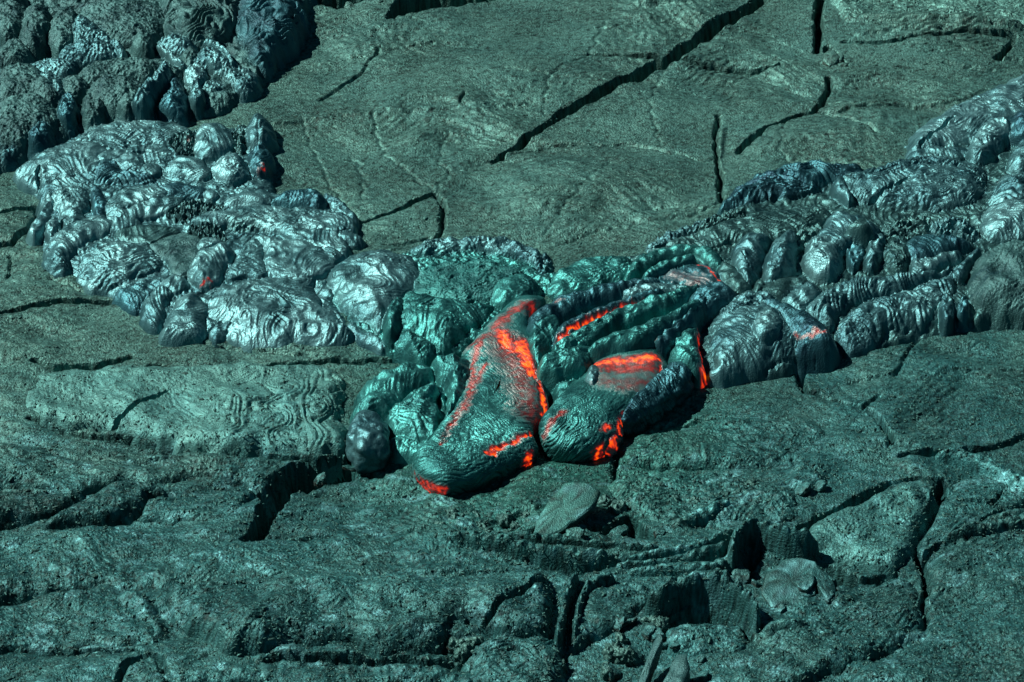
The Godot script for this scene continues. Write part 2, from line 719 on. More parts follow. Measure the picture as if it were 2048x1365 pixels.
func old_tone(x: float, z: float) -> Vector3:   # the weathered colours of the old crust
	var a := n2.get_noise_2d(x * 1.1 + 5.0, z * 1.1)
	var bend := n1.get_noise_2d(x * 0.5, z * 0.5) * 0.8
	var vz := z + bend * 0.45 + n1.get_noise_2d(x * 1.7, z * 1.7 + 8.0) * 0.10
	var grain := n2.get_noise_2d(x * 30.0, vz * 46.0) + 0.4 * n1.get_noise_2d(x * 11.0, vz * 42.0)
	var where := smoothstep(-1.0, 2.2, z + x * 0.25 + a * 0.8)
	var cv := PALE.lerp(DEEP, clampf(where * 0.85 + a * 0.35 + 0.1, 0, 1))
	var green := smoothstep(2.2, 0.4, Vector2(x - 0.2, (z - 1.0) * 0.8).length())
	cv = cv.lerp(Vector3(0.016, 0.092, 0.072), green * 0.6)
	var bl := smoothstep(0.18, 0.5, n2.get_noise_2d(x * 2.4 + 20.0, z * 4.6)) * smoothstep(0.4, 2.4, z)
	cv = cv.lerp(BLUISH, bl * 0.7)
	var mott := n2.get_noise_2d(x * 9.0, z * 17.0) * 0.55 + n1.get_noise_2d(x * 3.0 + z, z * 12.0) * 0.18 + n1.get_noise_2d(x * 0.8 + 40.0, z * 1.2) * 0.30
	cv *= clampf(1.15 + grain * 1.05 + mott, 0.25, 2.6) * (1.0 - 0.55 * smoothstep(0.42, 0.62, n1.get_noise_2d(x * 13.0 + 5.0, z * 20.0)))
	return cv


func make_ground() -> void:
	# split into slabs: every slab grows from its seed until it meets a crack or its neighbour
	var cw := GNX / 2
	var ch := GNZ / 2
	var owner := PackedInt32Array()
	owner.resize(cw * ch)
	owner.fill(-1)
	var shut := PackedByteArray()
	shut.resize(cw * ch)
	for j in ch:
		for i in cw:
			var q := j * 2 * GNX + i * 2
			shut[j * cw + i] = 1 if wall[q] or wall[q + 1] or wall[q + GNX] or wall[q + GNX + 1] else 0
	var front := PackedInt32Array()
	var count := 0
	for w in SEEDS.split(" ", false):
		var f := w.split_floats(",")
		var p := spot(f[0], f[1], 0)
		var i := clampi(int((p.x - GX0) / GDX / 2), 1, cw - 2)
		var j := clampi(int((p.y - GZ0) / GDZ / 2), 1, ch - 2)
		owner[j * cw + i] = count
		front.append(j * cw + i)
		count += 1
	for pass_ in 2:
		if pass_ == 1:
			front.clear()
			for q in cw * ch:
				if owner[q] >= 0:
					front.append(q)
		while front.size():
			var next := PackedInt32Array()
			for q in front:
				var x := q % cw
				for st in [1, -1, cw, -cw]:
					var r: int = q + st
					if r < 0 or r >= cw * ch or (st == 1 and x == cw - 1) or (st == -1 and x == 0):
						continue
					if owner[r] < 0 and (pass_ == 1 or not shut[r]):
						owner[r] = owner[q]
						next.append(r)
			front = next
	var v := PackedVector3Array()
	var nor := PackedVector3Array()
	var col := PackedColorArray()
	v.resize(GNX * GNZ)
	nor.resize(GNX * GNZ)
	col.resize(GNX * GNZ)
	for j in GNZ:
		var z := cell_z(j)
		for i in GNX:
			var x := cell_x(i)
			var at := j * GNX + i
			var h := gh[at]
			v[at] = Vector3(x, h, z)
			var l := gh[at - 1] if i > 0 else h
			var r := gh[at + 1] if i < GNX - 1 else h
			var u := gh[at - GNX] if j > 0 else h
			var d := gh[at + GNX] if j < GNZ - 1 else h
			nor[at] = Vector3((l - r) / GDX * 0.5, 1.0, (u - d) / GDZ * 0.5).normalized()
			var cv := old_tone(x, z)
			col[at] = Color(cv.x, cv.y, cv.z)
	var ground := Node3D.new()
	ground.name = "ground"
	add_child(ground)
	tag(ground, "", "", "", "structure")
	var faces := []
	for k in count:
		faces.append(PackedInt32Array())
	for j in GNZ - 1:
		for i in GNX - 1:
			var k := owner[mini(j / 2, ch - 1) * cw + mini(i / 2, cw - 1)]
			var a := j * GNX + i
			var si := clampi(int(i * GDX / SX), 2, SNX - 4)
			var sj := clampi(int(j * GDZ / SZ), 2, SNZ - 4)
			if minf(minf(skin[sj * SNX + si], skin[sj * SNX + si + 3]), minf(skin[(sj + 3) * SNX + si], skin[(sj + 3) * SNX + si + 3])) > gh[a] + 0.07:
				continue   # under the young lava
			faces[k].append_array([a, a + 1, a + GNX, a + 1, a + GNX + 1, a + GNX])
	var total := 0
	for k in count:
		total += faces[k].size() / 3
	for k in count:
		if faces[k].size():
			piece("rock_slab", used(v, nor, col, faces[k]), M.rock, ground)
	# the plain beyond, a coarse sheet to the horizon
	var big := PackedVector3Array()
	var bn := PackedVector3Array()
	var bc := PackedColorArray()
	var bi := PackedInt32Array()
	var x1 := cell_x(GNX - 1)
	var z1 := cell_z(GNZ - 1)
	var xs := [-1600.0, -300.0, -60.0, -20.0, -10.0, GX0 + 0.03, (GX0 + x1) / 2, x1 - 0.03, 10.0, 20.0, 60.0, 300.0, 1600.0]
	var zs := [-1600.0, -300.0, -60.0, -20.0, -11.0, GZ0 + 0.03, (GZ0 + z1) / 2, z1 - 0.03, 9.0, 20.0, 60.0, 300.0, 1600.0]
	for j in 13:
		for i in 13:
			var edge: bool = i >= 5 and i <= 7 and j >= 5 and j <= 7
			big.append(Vector3(xs[i], -0.14 if edge else n1.get_noise_2d(xs[i] * 0.05, zs[j] * 0.05) * 0.3 - 0.1, zs[j]))
			bn.append(Vector3.UP)
			bc.append(Color(0.05, 0.095, 0.088))
	for j in 12:
		for i in 12:
			if i in [5, 6] and j in [5, 6]:
				continue
			var a := j * 13 + i
			bi.append_array([a, a + 1, a + 13, a + 1, a + 14, a + 13])
	piece("outer_plain", mesh_of(big, bn, bc, bi), M.rock, ground)



const SEEDS := "900,100 900,300 1150,380 1400,180 1580,60 1560,170 1600,300 1750,160 1850,100 1800,30 1540,300 1900,180 800,450 780,500 640,330 300,120 60,380 40,440 30,560 100,660 60,700 200,780 300,840 500,830 600,880 700,760 250,920 400,960 150,1010 50,1000 300,1100 620,1020 700,1130 800,1230 300,1250 100,1260 100,1340 450,1330 700,1350 1000,1180 1050,1320 1000,1050 1180,950 1350,950 1500,900 1700,760 1900,780 1650,880 1750,1060 1950,1000 1950,950 1700,1210 1950,1200 1800,1320 1500,1330 1250,1220 1400,1300 1500,1040 1400,1080 2000,90"


func ground_features() -> void:
	# raised sheets and sunken hollows
	sink(-0.42, "700,900 640,908 580,920 545,948 525,985 512,1030 495,1065 482,1090 525,1086 548,1050 566,1010 612,985 660,965 705,945", 0.05)
	sink(-0.10, "465,978 500,972 545,968 540,982 500,984 475,985", 0.03)
	sink(-0.24, "-60,1196 0,1192 70,1187 130,1186 75,1198 30,1215 -60,1228", 0.03)
	sink(-0.30, "775,45 790,12 850,-8 1000,-8 920,12 845,28", 0.03)
	sink(-0.20, "560,-8 760,-8 720,8 640,10 590,22", 0.03)
	sink(-0.22, "1195,1072 1235,1040 1275,1038 1312,1078 1300,1092 1240,1080", 0.04)
	sink(-0.35, "1335,1240 1380,1218 1430,1214 1462,1232 1505,1250 1512,1268 1500,1286 1480,1254 1440,1246 1400,1260 1350,1256", 0.03)
	sink(-0.28, "1470,1128 1482,1102 1508,1097 1530,1108 1512,1138 1490,1158 1478,1152", 0.03)
	sink(-0.20, "1640,1180 1665,1150 1700,1160 1720,1172 1690,1182 1655,1190", 0.03)
	# gentle domes of the big upper plates
	sink(0.10, "890,420 930,330 1050,290 1300,290 1430,330 1440,420 1300,470 1150,500 960,490", 0.9)
	sink(0.08, "1450,240 1640,222 1860,215 1880,260 1780,320 1480,350 1440,300", 0.7)
	# open cracks
	for s in ["1525,-12,30 1480,22,30 1420,55,34 1375,90,34 1350,110,30 1338,118,26 1310,128,32 1270,150,30 1215,180,26 1165,210,20 1120,232,16 1080,262,12 1030,292,8 985,318,3", "1642,-12,26 1636,30,20 1638,60,18 1634,98,14", "1656,92,14 1672,112,18 1690,126,10",
			"1884,972,14 1880,995,20 1865,1020,20 1855,1050,22 1838,1075,22 1825,1098,14 1835,1110,9 1848,1130,12 1855,1160,10 1852,1185,9 1850,1210,12 1858,1230,14 1845,1256,6", "1608,1115,8 1650,1128,16 1690,1146,24 1725,1160,18 1765,1152,12 1792,1144,6", "1600,1062,6 1620,1055,14 1650,1035,14 1690,1020,12"]:
		carve("crack", 0.30, 6, s)
	for s in ["1180,108,3 1240,110,5 1300,112,12 1345,118,12 1420,124,7 1470,128,6 1520,130,5 1560,122,3", "1658,152,7 1655,175,10 1645,200,9 1628,216,6 1600,222,5 1570,232,4 1530,255,6 1508,270,9 1490,285,6 1475,300,3", "1436,225,3 1432,270,4 1436,320,5 1441,345,11 1440,370,11 1446,408,8",
			"1690,82,4 1760,86,6 1850,76,6 1960,70,5 2030,76,7 2010,110,9 1990,118,5", "720,452,3 760,436,5 800,420,5 840,398,7 870,384,9 885,405,7 886,430,7 880,465,6 872,495,3", "-10,640,11 40,630,10 90,620,13 120,608,9 180,606,7 235,604,6", "-10,430,4 40,415,4 70,408,7 72,430,10 60,455,10 40,475,9 22,488,5 -10,491,4",
			"70,735,6 110,745,11 150,740,10 190,736,13 230,724,11 265,718,4", "300,735,4 340,738,8 380,742,10 420,736,5", "480,750,5 540,738,8 600,730,7 680,722,7 760,718,5 810,714,4", "200,857,7 240,832,10 280,810,6 330,785,3", "60,842,5 130,862,10 205,872,12 280,880,12 360,898,17 440,911,24 520,902,12", "520,905,6 600,908,7 660,912,6",
			"-10,1050,10 60,1038,9 110,1020,9 150,1006,6", "60,1066,4 120,1062,9 200,1050,10 265,1035,8 300,1000,7 340,994,5 300,984,7 262,973,8 230,985,7 175,1000,9 150,992,8", "-10,1305,6 60,1305,4 150,1305,6 260,1306,4 290,1315,6 320,1330,8 340,1372,6", "290,1325,9 255,1345,9 235,1372,7", "940,1258,8 985,1225,9 1025,1200,8 1060,1178,5 1088,1163,3",
			"1125,1312,12 1132,1260,16 1147,1215,14 1168,1183,8", "1690,1020,12 1740,990,11 1790,970,7 1830,966,6 1882,974,7", "1800,922,6 1850,918,10 1900,910,12 1940,900,11 1990,890,7 2060,868,8", "1605,733,12 1602,760,14 1612,782,10 1640,790,8 1660,800,7 1700,815,6 1730,825,9 1750,845,9 1775,880,12 1790,900,5",
			"1850,1112,10 1880,1095,12 1930,1075,10 1980,1045,8 2020,1020,6 2060,1000,5", "540,1326,12 640,1326,14 720,1328,14 800,1324,14 880,1326,14 930,1328,12", "1010,1128,10 1080,1138,16 1140,1144,24 1200,1138,22 1238,1130,12", "1228,905,4 1232,950,7 1236,1000,7", "700,888,8 690,925,14 760,945,12", "1060,1080,10 1130,1072,14 1190,1068,12"]:
		carve("crack", 0.16, 6, s)
	for s in ["1640,218,4 1680,222,5 1730,214,5 1800,208,4 1860,210,4 1920,205,3", "1650,222,5 1690,238,5 1720,255,4 1750,275,3", "1990,118,6 2060,118,6", "1890,130,6 1940,138,5 1985,140,3", "770,498,3 810,494,4 860,480,3", "985,318,2 1060,296,3 1150,290,3 1250,290,3 1330,300,2", "20,508,5 24,530,6 15,556,4", "1000,1292,4 1040,1282,4 1100,1280,3", "1730,822,7 1738,810,4 1760,800,3", "1780,885,6 1777,905,4",
			"520,1085,4 650,1074,5 750,1072,6 850,1070,5", "1760,1160,5 1775,1190,5 1800,1215,5 1790,1245,5", "1930,900,6 1990,975,5 1980,1000,4", "1890,1000,4 1960,1008,4", "1585,925,6 1610,950,7 1650,970,6", "640,200,2 720,150,3 760,100,2", "920,215,3 930,190,2", "100,560,2 180,590,3", "380,690,3 500,705,3 620,712,2", "1300,860,3 1400,830,3 1460,840,2", "1860,640,2 1790,760,3 1700,770,2"]:
		carve("crack", 0.07, 4, s)
	for s in ["872,384 900,340 985,318", "1085,230 1100,150 1180,108", "600,235 640,330 720,452", "1446,408 1380,440 1300,455 1200,470 1100,500", "1330,300 1400,320 1438,300", "1210,40 1180,108", "740,226 770,300 870,384", "1570,232 1560,300 1600,345", "1920,205 1980,180 2060,170", "1330,125 1300,200 1320,290", "890,260 880,320 905,350", "700,300 730,340 720,400", "1090,480 1130,430 1180,370 1220,330", "1260,440 1330,420 1420,425", "1180,60 1300,40 1400,38", "560,140 700,120 860,90", "1000,140 1150,160 1280,150", "1690,700 1800,720 1960,690", "1720,740 1860,760 2040,740"]:
		carve("crack", 0.03, 3, s, 0.35, 0.05)
	# pressure ridges and rolled edges
	for s in ["535,252,9 620,236,10 740,226,12 870,218,12 1000,212,9 1060,208,6", "330,1190,7 460,1180,9 600,1174,9 740,1168,9 950,1160,7 1060,1154,5", "1450,245,8 1440,300,8 1440,350,6"]:
		carve("ridge", 0.028, 10, s)
	for s in ["250,1195,24 285,1220,28 308,1250,26 320,1290,22", "380,1215,14 392,1240,16 420,1238,14 450,1228,14 500,1250,14 560,1252,10", "1890,1085,18 1960,1062,22 2060,1038,22", "1340,1062,14 1400,1040,18 1450,1020,14", "1700,40,14 1850,50,18 1960,58,18 2060,62,14", "1250,10,14 1400,5,14", "150,1000,12 80,985,16 -10,980,14", "1520,1275,20 1600,1262,18 1690,1255,14", "1120,1300,18 1130,1230,18 1160,1180,14", "250,930,12 350,920,14 470,930,12", "1180,1195,14 1250,1178,16 1300,1190,12"]:
		carve("ridge", 0.06, 14, s)
	for s in ["1690,68 1850,62 2070,72", "900,1060 1000,1045 1090,1020"]:
		carve("scarp", 0.04, 6, s, 0.5, 0.05)
	# fine roping of the old skin
	ropes(1750, -200, 0.06, 0.016, 1870, 40, 130, 1.0)
	ropes(1000, 900, 0.06, 0.012, 950, 1045, 110, 1.6)
	ropes(2300, 1200, 0.09, 0.010, 1960, 1060, 90, 1.2)
	ropes(900, 500, 0.08, 0.009, 140, 980, 110, 1.2)


# ---------- the skin of the young lava: all lobes of the flows swell out of one continuous relief, each keeps its own piece ----------
const SX := 0.0088
const SZ := 0.0122
const SNX := 1450
const SNZ := 1110
var lobes := []
var skin_h := PackedFloat32Array()    # with all its wrinkles
var skin := PackedFloat32Array()      # smooth union
var top1 := PackedFloat32Array()      # highest lobe
var top2 := PackedFloat32Array()      # second highest
var own1 := PackedInt32Array()
var own2 := PackedInt32Array()
var rim_d := PackedFloat32Array()     # how far inside its own lobe


func add_to_skin(called: String, label: String, category: String, group: String, e: float, tall: float, outline: String, o: Dictionary) -> void:
	lobes.append({"called": called, "label": label, "category": category, "group": group, "e": e, "tall": tall, "outline": outline, "o": o})


func raise_lobe(id: int) -> void:
	var L: Dictionary = lobes[id]
	var e: float = L.e
	var tall: float = L.tall
	var line := rounded(trace(L.outline, e), true, 4)
	var n := line.size()
	var lo := line[0]
	var hi := line[0]
	var mid := Vector2.ZERO
	for p in line:
		lo = lo.min(p)
		hi = hi.max(p)
		mid += p / n
	var pad := 0.13
	var i0 := clampi(int((lo.x - pad - GX0) / SX), 0, SNX - 1)
	var i1 := clampi(int((hi.x + pad - GX0) / SX) + 1, 0, SNX - 1)
	var j0 := clampi(int((lo.y - pad - GZ0) / SZ), 0, SNZ - 1)
	var j1 := clampi(int((hi.y + pad - GZ0) / SZ) + 1, 0, SNZ - 1)
	if i1 <= i0 or j1 <= j0:
		return
	var w := i1 - i0 + 1
	var dist := PackedFloat32Array()
	dist.resize(w * (j1 - j0 + 1))
	var deep := 0.02
	var seed_ := float(hash(L.label) % 57)
	var area := 0.0
	var around := 0.0
	for k in n:
		area += line[k].cross(line[(k + 1) % n]) * 0.5
		around += line[k].distance_to(line[(k + 1) % n])
	var jitter := minf(0.035, 0.22 * absf(area) / maxf(around, 0.01))
	var ax := PackedFloat32Array()
	var ay := PackedFloat32Array()
	var bx := PackedFloat32Array()
	var by := PackedFloat32Array()
	var bl := PackedFloat32Array()
	for k in n:
		var a := line[k]
		var b := line[(k + 1) % n] - a
		ax.append(a.x)
		ay.append(a.y)
		bx.append(b.x)
		by.append(b.y)
		bl.append(1.0 / maxf(b.length_squared(), 1e-9))
	# distances on every third sample, filled in between
	var cw := (i1 - i0) / 3 + 2
	var ch := (j1 - j0) / 3 + 2
	var coarse := PackedFloat32Array()
	coarse.resize(cw * ch)
	for cj in ch:
		var z := GZ0 + (j0 + cj * 3) * SZ
		for ci in cw:
			var x := GX0 + (i0 + ci * 3) * SX
			var px := x + n1.get_noise_3d(x * 5.0, z * 5.0, seed_) * jitter + n1.get_noise_3d(x * 14.0, z * 14.0, seed_) * jitter * 0.3
			var pz := z + n1.get_noise_3d(x * 5.0 + 30.0, z * 5.0, seed_) * jitter
			var best := 1e9
			var inside := false
			for k in n:
				var qx := px - ax[k]
				var qy := pz - ay[k]
				var vx := bx[k]
				var vy := by[k]
				var t := clampf((qx * vx + qy * vy) * bl[k], 0.0, 1.0)
				var dx := qx - vx * t
				var dy := qy - vy * t
				best = minf(best, dx * dx + dy * dy)
				if (qy < 0.0) != (qy - vy < 0.0):
					if (vx * qy / vy > qx):
						inside = not inside
			coarse[cj * cw + ci] = sqrt(best) if inside else -sqrt(best)
	for j in range(j0, j1 + 1):
		var cj := (j - j0) / 3
		var fj := (j - j0) / 3.0 - cj
		for i in range(i0, i1 + 1):
			var ci := (i - i0) / 3
			var fi := (i - i0) / 3.0 - ci
			var q := cj * cw + ci
			var d := lerpf(lerpf(coarse[q], coarse[q + 1], fi), lerpf(coarse[q + cw], coarse[q + cw + 1], fi), fj)
			dist[(j - j0) * w + i - i0] = d
			deep = maxf(deep, d)
	L.deep = deep
	var p: float = L.o.get("p", 2.6)
	var R := deep * (0.82 if p < 3.2 else (0.65 if p < 4.5 else 0.42))
	if L.category == "lava crust":
		R = minf(R, 0.22)
	if L.category == "crust sheet":
		R = minf(R, 0.17) if p > 3.0 else R
	var lean := Vector2(-0.25, 0.0)
	for j in range(j0, j1 + 1):
		var z := GZ0 + j * SZ
		for i in range(i0, i1 + 1):
			var d := dist[(j - j0) * w + i - i0]
			if d < -pad:
				continue
			var x := GX0 + i * SX
			var h: float
			if d >= 0.0:
				var u := 1.0 - clampf(d / R, 0.0, 1.0)
				h = e + tall * (0.12 + 0.88 * pow(1.0 - pow(u, 2.2), 0.80)) + tall * 0.06 * minf(d / deep, 1.0)
				h += n1.get_noise_3d(x * 2.2 / maxf(deep, 0.08) * 0.5, z * 2.2 / maxf(deep, 0.08) * 0.5, seed_) * tall * 0.20 * minf(1.0, d / R)
			else:
				h = e + tall * 0.12 + d * 2.0 - d * d * 8.0
			var at := j * SNX + i
			var a := skin[at]
			var K := 0.065
			if a < -5.0:
				skin[at] = h
			else:
				var f := maxf(K - absf(a - h), 0.0) / K
				skin[at] = maxf(a, h) + f * f * K * 0.25
			if h > top1[at]:
				top2[at] = top1[at]
				own2[at] = own1[at]
				top1[at] = h
				own1[at] = id
				rim_d[at] = d
			elif h > top2[at]:
				top2[at] = h
				own2[at] = id


func build_skin() -> void:
	for a in [skin, top1, top2, rim_d]:
		a.resize(SNX * SNZ)
		a.fill(-9.0)
	own1.resize(SNX * SNZ)
	own1.fill(-1)
	own2.resize(SNX * SNZ)
	own2.fill(-1)
	for id in lobes.size():
		raise_lobe(id)
	# what every lobe brings along: wrinkles, cracks, glow
	var wc := []
	var cracks := []
	var glows := []
	var soft := PackedFloat32Array()
	var old := PackedByteArray()
	for L in lobes:
		soft.append(clampf(L.get("deep", 0.1) / 0.14, 0.25, 1.0) * (0.55 if L.category == "crust sheet" else 1.0))
		old.append(1 if L.category == "crust sheet" else 0)
		var o: Dictionary = L.o
		var y: float = L.e + L.tall
		var ws := []
		for w in o.get("w", []):
			ws.append([w[0], spot(w[1], w[2], y), spot(w[3], w[4], y), w[5], w.size() > 8, spot(w[6], w[7], y) if w.size() > 8 else Vector2.ZERO, w[8] * 0.0066 if w.size() > 8 else 1.0])
		wc.append(ws)
		var cs := []
		for c in o.get("c", []):
			cs.append([trace(c[2], L.e + L.tall * 0.85), c[0] * 0.0036, c[1]])
		cracks.append(cs)
		var gs := []
		for g in o.get("g", []):
			gs.append([trace(g[2], L.e + L.tall * (g[3] if g.size() > 3 else 0.8)), g[0] * 0.0055, g[1], g[4] if g.size() > 4 else 0.0])
		glows.append(gs)
	var H := PackedFloat32Array()
	H.resize(SNX * SNZ)
	H.fill(-9.0)
	var heat := PackedFloat32Array()
	heat.resize(SNX * SNZ)
	var whose := PackedByteArray()
	whose.resize(SNX * SNZ)
	var v := PackedVector3Array()
	v.resize(SNX * SNZ)
	var col := PackedColorArray()
	col.resize(SNX * SNZ)
	for j in SNZ:
		var z := GZ0 + j * SZ
		for i in SNX:
			var at := j * SNX + i
			var id := own1[at]
			if id < 0 or skin[at] < -0.32:
				continue
			var x := GX0 + i * SX
			var L: Dictionary = lobes[id]
			var o: Dictionary = L.o
			var h := skin[at]
			var gap := top1[at] - top2[at]
			var seam := exp(-maxf(gap, 0.0) / 0.016) if own2[at] >= 0 and top2[at] > -0.02 else 0.0
			var big := n1.get_noise_3d(x * 2.3, z * 2.3, float(id))
			h -= seam * 0.026 * clampf(0.9 + big * 0.9, 0.2, 1.4)
			var slopey := clampf(rim_d[at] / 0.03, 0.0, 1.0)
			# draping of the skin: soft lumps, fine drawn-out creases, grain
			var bendx := x + n1.get_noise_2d(x * 1.1, z * 1.1) * 0.5
			var bendz := z + n1.get_noise_2d(x * 1.1 + 33.0, z * 1.1) * 0.5 + float(id % 7) * 0.7
			h += soft[id] * n1.get_noise_2d(x * 7.0, z * 7.0) * 0.012 + (0.35 - minf(absf(n1.get_noise_2d(bendx * 4.0, bendz * 11.0)) * 2.0, 1.0)) * 0.010 * slopey * soft[id]
			h += n1.get_noise_2d(bendx * 12.0, bendz * 34.0) * 0.0030 + n1.get_noise_2d(x * 40.0, z * 40.0) * o.get("r", 0.0035) * 0.7
			if old[id]:
				var bend := n1.get_noise_2d(x * 0.5, z * 0.5) * 0.8
				var vz := z + bend * 0.45 + n1.get_noise_2d(x * 1.7, z * 1.7 + 8.0) * 0.10
				h += (n1.get_noise_2d(x * 9.0, vz * 24.0) + 0.5 * n1.get_noise_2d(x * 17.0 + 9.0, vz * 40.0)) * 0.0042 * float(o.get("sm", 1.0)) + n1.get_noise_2d(x * 1.1, z * 1.6) * 0.035 + n1.get_noise_2d(x * 3.0, vz * 5.0) * 0.012
			var clump: float = o.get("k", 0.0)
			if clump > 0.0:
				var cf: float = o.get("kf", 7.0) * 0.6
				h += ((0.30 - minf(absf(n1.get_noise_2d(x * cf, z * cf * 1.6)) * 1.8, 1.0)) + 0.5 * (0.30 - minf(absf(n1.get_noise_2d(x * cf * 2.3 + 9.0, z * cf * 3.0)) * 1.8, 1.0))) * clump * 1.2
			for w in wc[id]:
				var amp: float = w[3][1]
				var lam: float = w[3][0]
				if w[4]:
					amp *= smoothstep(1.0, 0.55, Vector2(x, z).distance_to(w[5]) / w[6] + big * 0.25)
				if amp < 0.0003:
					continue
				var rel: Vector2 = Vector2(x, z) - w[1]
				var ph: float
				var al: float
				if w[0] == "c":
					ph = rel.length()
					al = atan2(rel.y, rel.x) * ph
				elif w[0] == "r":
					ph = atan2(rel.y, rel.x) * w[3][2]
					al = rel.length()
				else:
					var dl: Vector2 = (w[2] - w[1]).normalized()
					ph = rel.cross(dl)
					al = rel.dot(dl)
				ph += n1.get_noise_2d(x * 2.6 + 9.0, z * 2.6) * lam * 2.0
				var live := clampf(0.55 + 1.1 * n1.get_noise_2d(x * 3.5 + 70.0, z * 3.5), 0.12, 1.3) * slopey
				if w[3].size() > 3:
					var phase := ph / lam * (1.0 + 0.0) + 0.9 * n1.get_noise_2d(al * 1.6, ph * 2.5)
					h += amp * (absf(sin(PI * phase)) * 1.6 - 1.0) * (0.5 + 0.6 * live) * slopey
				else:
					var nn := n1.get_noise_2d(ph / lam, al / (lam * 7.0))
					var n3 := n1.get_noise_2d(ph / lam * 2.1 + 40.0, al / (lam * 5.0))
					h += amp * (minf(absf(nn) * 2.6, 1.0) * 1.3 - 0.8 + 0.35 * n3) * live
			var p2 := Vector2(x, z)
			for c in cracks[id]:
				var nl := near_line(p2 + Vector2(n2.get_noise_2d(x * 6.0, z * 6.0), n2.get_noise_2d(x * 6.0 + 50.0, z * 6.0)) * 0.03, c[0])
				var taper := clampf(minf(nl.y, c[0].size() - 1 - nl.y) * 1.5 + 0.25, 0.0, 1.0)
				h -= c[2] * smoothstep(1.0, 0.45, nl.x / (c[1] * taper + 0.004))
			var hot := 0.0
			var gi := -1
			for g in glows[id]:
				gi += 1
				var wob := Vector2(n2.get_noise_2d(x * 9.0, z * 9.0), n2.get_noise_2d(x * 9.0 + 50.0, z * 9.0)) * 0.05
				var nl := near_line(p2 + wob, g[0])
				if nl.x < g[1] * 2.0:
					var ragged := n2.get_noise_2d(x * 18.0, z * 18.0) * 0.40 + n1.get_noise_2d(x * 60.0, z * 60.0) * 0.12
					var rr: float = maxf(nl.x / g[1] * 1.25 + ragged, 0.0)
					var s := exp(-rr * rr * 1.6)
					if s > 0.0 and g[2] * s > hot:
						whose[at] = gi
					hot = maxf(hot, g[2] * s * clampf(0.9 + n2.get_noise_2d(x * 15.0 + 7.0, z * 15.0) * 0.8, 0.3, 1.1))
					h -= g[3] * smoothstep(1.0, 0.2, nl.x / g[1])
			heat[at] = hot
			H[at] = h
			v[at] = Vector3(x, h, z)
			var tone: Array = TONES[o.get("t", "silver")]
			var mixv := clampf(0.5 + big * 0.6 + n2.get_noise_2d(x * 8.0, z * 8.0) * 0.6, 0.0, 1.0)
			var cv: Vector3 = tone[0].lerp(tone[1], mixv)
			if old[id]:
				cv = old_tone(x, z) * float(o.get("lum", 1.0))
				if o.has("sm"):
					cv = cv.lerp((DEEP * 0.6 + PALE * 0.4) * float(o.lum) * (1.0 + 0.35 * n2.get_noise_2d(x * 4.0, z * 8.0)), 0.6)
			elif own2[at] >= 0:
				var t2: Array = TONES[lobes[own2[at]].o.get("t", "silver")]
				cv = cv.lerp(t2[0].lerp(t2[1], mixv), 0.5 * exp(-maxf(gap, 0.0) / 0.04))
			if hot > 0.0:
				cv = cv.lerp(WARM, minf(hot * 3.4, 0.96))
			col[at] = Color(cv.x, cv.y, cv.z)
	skin_h = H
	var nor := PackedVector3Array()
	nor.resize(SNX * SNZ)
	for j in range(1, SNZ - 1):
		for i in range(1, SNX - 1):
			var at := j * SNX + i
			if H[at] < -1.0:
				continue
			var h := H[at]
			var l := H[at - 1] if H[at - 1] > -1.0 else h
			var r := H[at + 1] if H[at + 1] > -1.0 else h
			var u := H[at - SNX] if H[at - SNX] > -1.0 else h
			var d := H[at + SNX] if H[at + SNX] > -1.0 else h
			nor[at] = Vector3((l - r) / SX * 0.5, 1.0, (u - d) / SZ * 0.5).normalized()
	var cool := []
	var warm := []
	for L in lobes:
		cool.append(PackedInt32Array())
		var hs := []
		for g in L.o.get("g", []):
			hs.append(PackedInt32Array())
		warm.append(hs)
	for j in range(1, SNZ - 2):
		for i in range(1, SNX - 2):
			var a := j * SNX + i
			if H[a] < -1.0 or H[a + 1] < -1.0 or H[a + SNX] < -1.0 or H[a + SNX + 1] < -1.0:
				continue
			var id := own1[a]
			var peak := maxf(maxf(heat[a], heat[a + 1]), maxf(heat[a + SNX], heat[a + SNX + 1]))
			if peak > 0.05 and warm[id].size():
				warm[id][whose[a] if whose[a] < warm[id].size() else 0].append_array([a, a + 1, a + SNX, a + 1, a + SNX + 1, a + SNX])
			else:
				cool[id].append_array([a, a + 1, a + SNX, a + 1, a + SNX + 1, a + SNX])
	var total := 0
	for id in lobes.size():
		total += cool[id].size() / 3
	for id in lobes.size():
		var L: Dictionary = lobes[id]
		if cool[id].is_empty():
			continue
		var mat: Material = M[L.o.get("m", "crust")]
		if warm[id].is_empty():
			tag(piece(L.called, used(v, nor, col, cool[id]), mat), L.label, L.category, L.group)
			continue
		var root := Node3D.new()
		root.name = numbered(L.called)
		add_child(root)
		tag(root, L.label, L.category, L.group)
		piece("crust", used(v, nor, col, cool[id]), mat, root)
		for f in warm[id]:
			if f.size():
				piece("glowing_lava", used(v, nor, col, f, heat), M.hot, root)


const WARM := Vector3(0.050, 0.014, 0.014)


# ---------- the young lava: crust bodies, then every toe and lobe on them ----------
const LG := "toes and lobes of the left flow"
const RG := "toes and lobes of the right flow"
const MG := "lobes of the middle flow"
const AG := "lobes of the old dark mass"


func toe(label: String, group: String, e: float, tall: float, outline: String, o := {}, called := "lava_toe", category := "lava toe") -> Node3D:
	if not o.has("solo"):
		add_to_skin(called, label, category, group, e * 0.85, tall * 0.60, outline, o)
		return null
	return lobe(called, label, category, group, e, tall, outline, o)


func crust(label: String, group: String, e: float, tall: float, outline: String, o := {}) -> void:
	add_to_skin("lava_crust", label, "lava crust", group, e, tall * 0.66, outline, o)


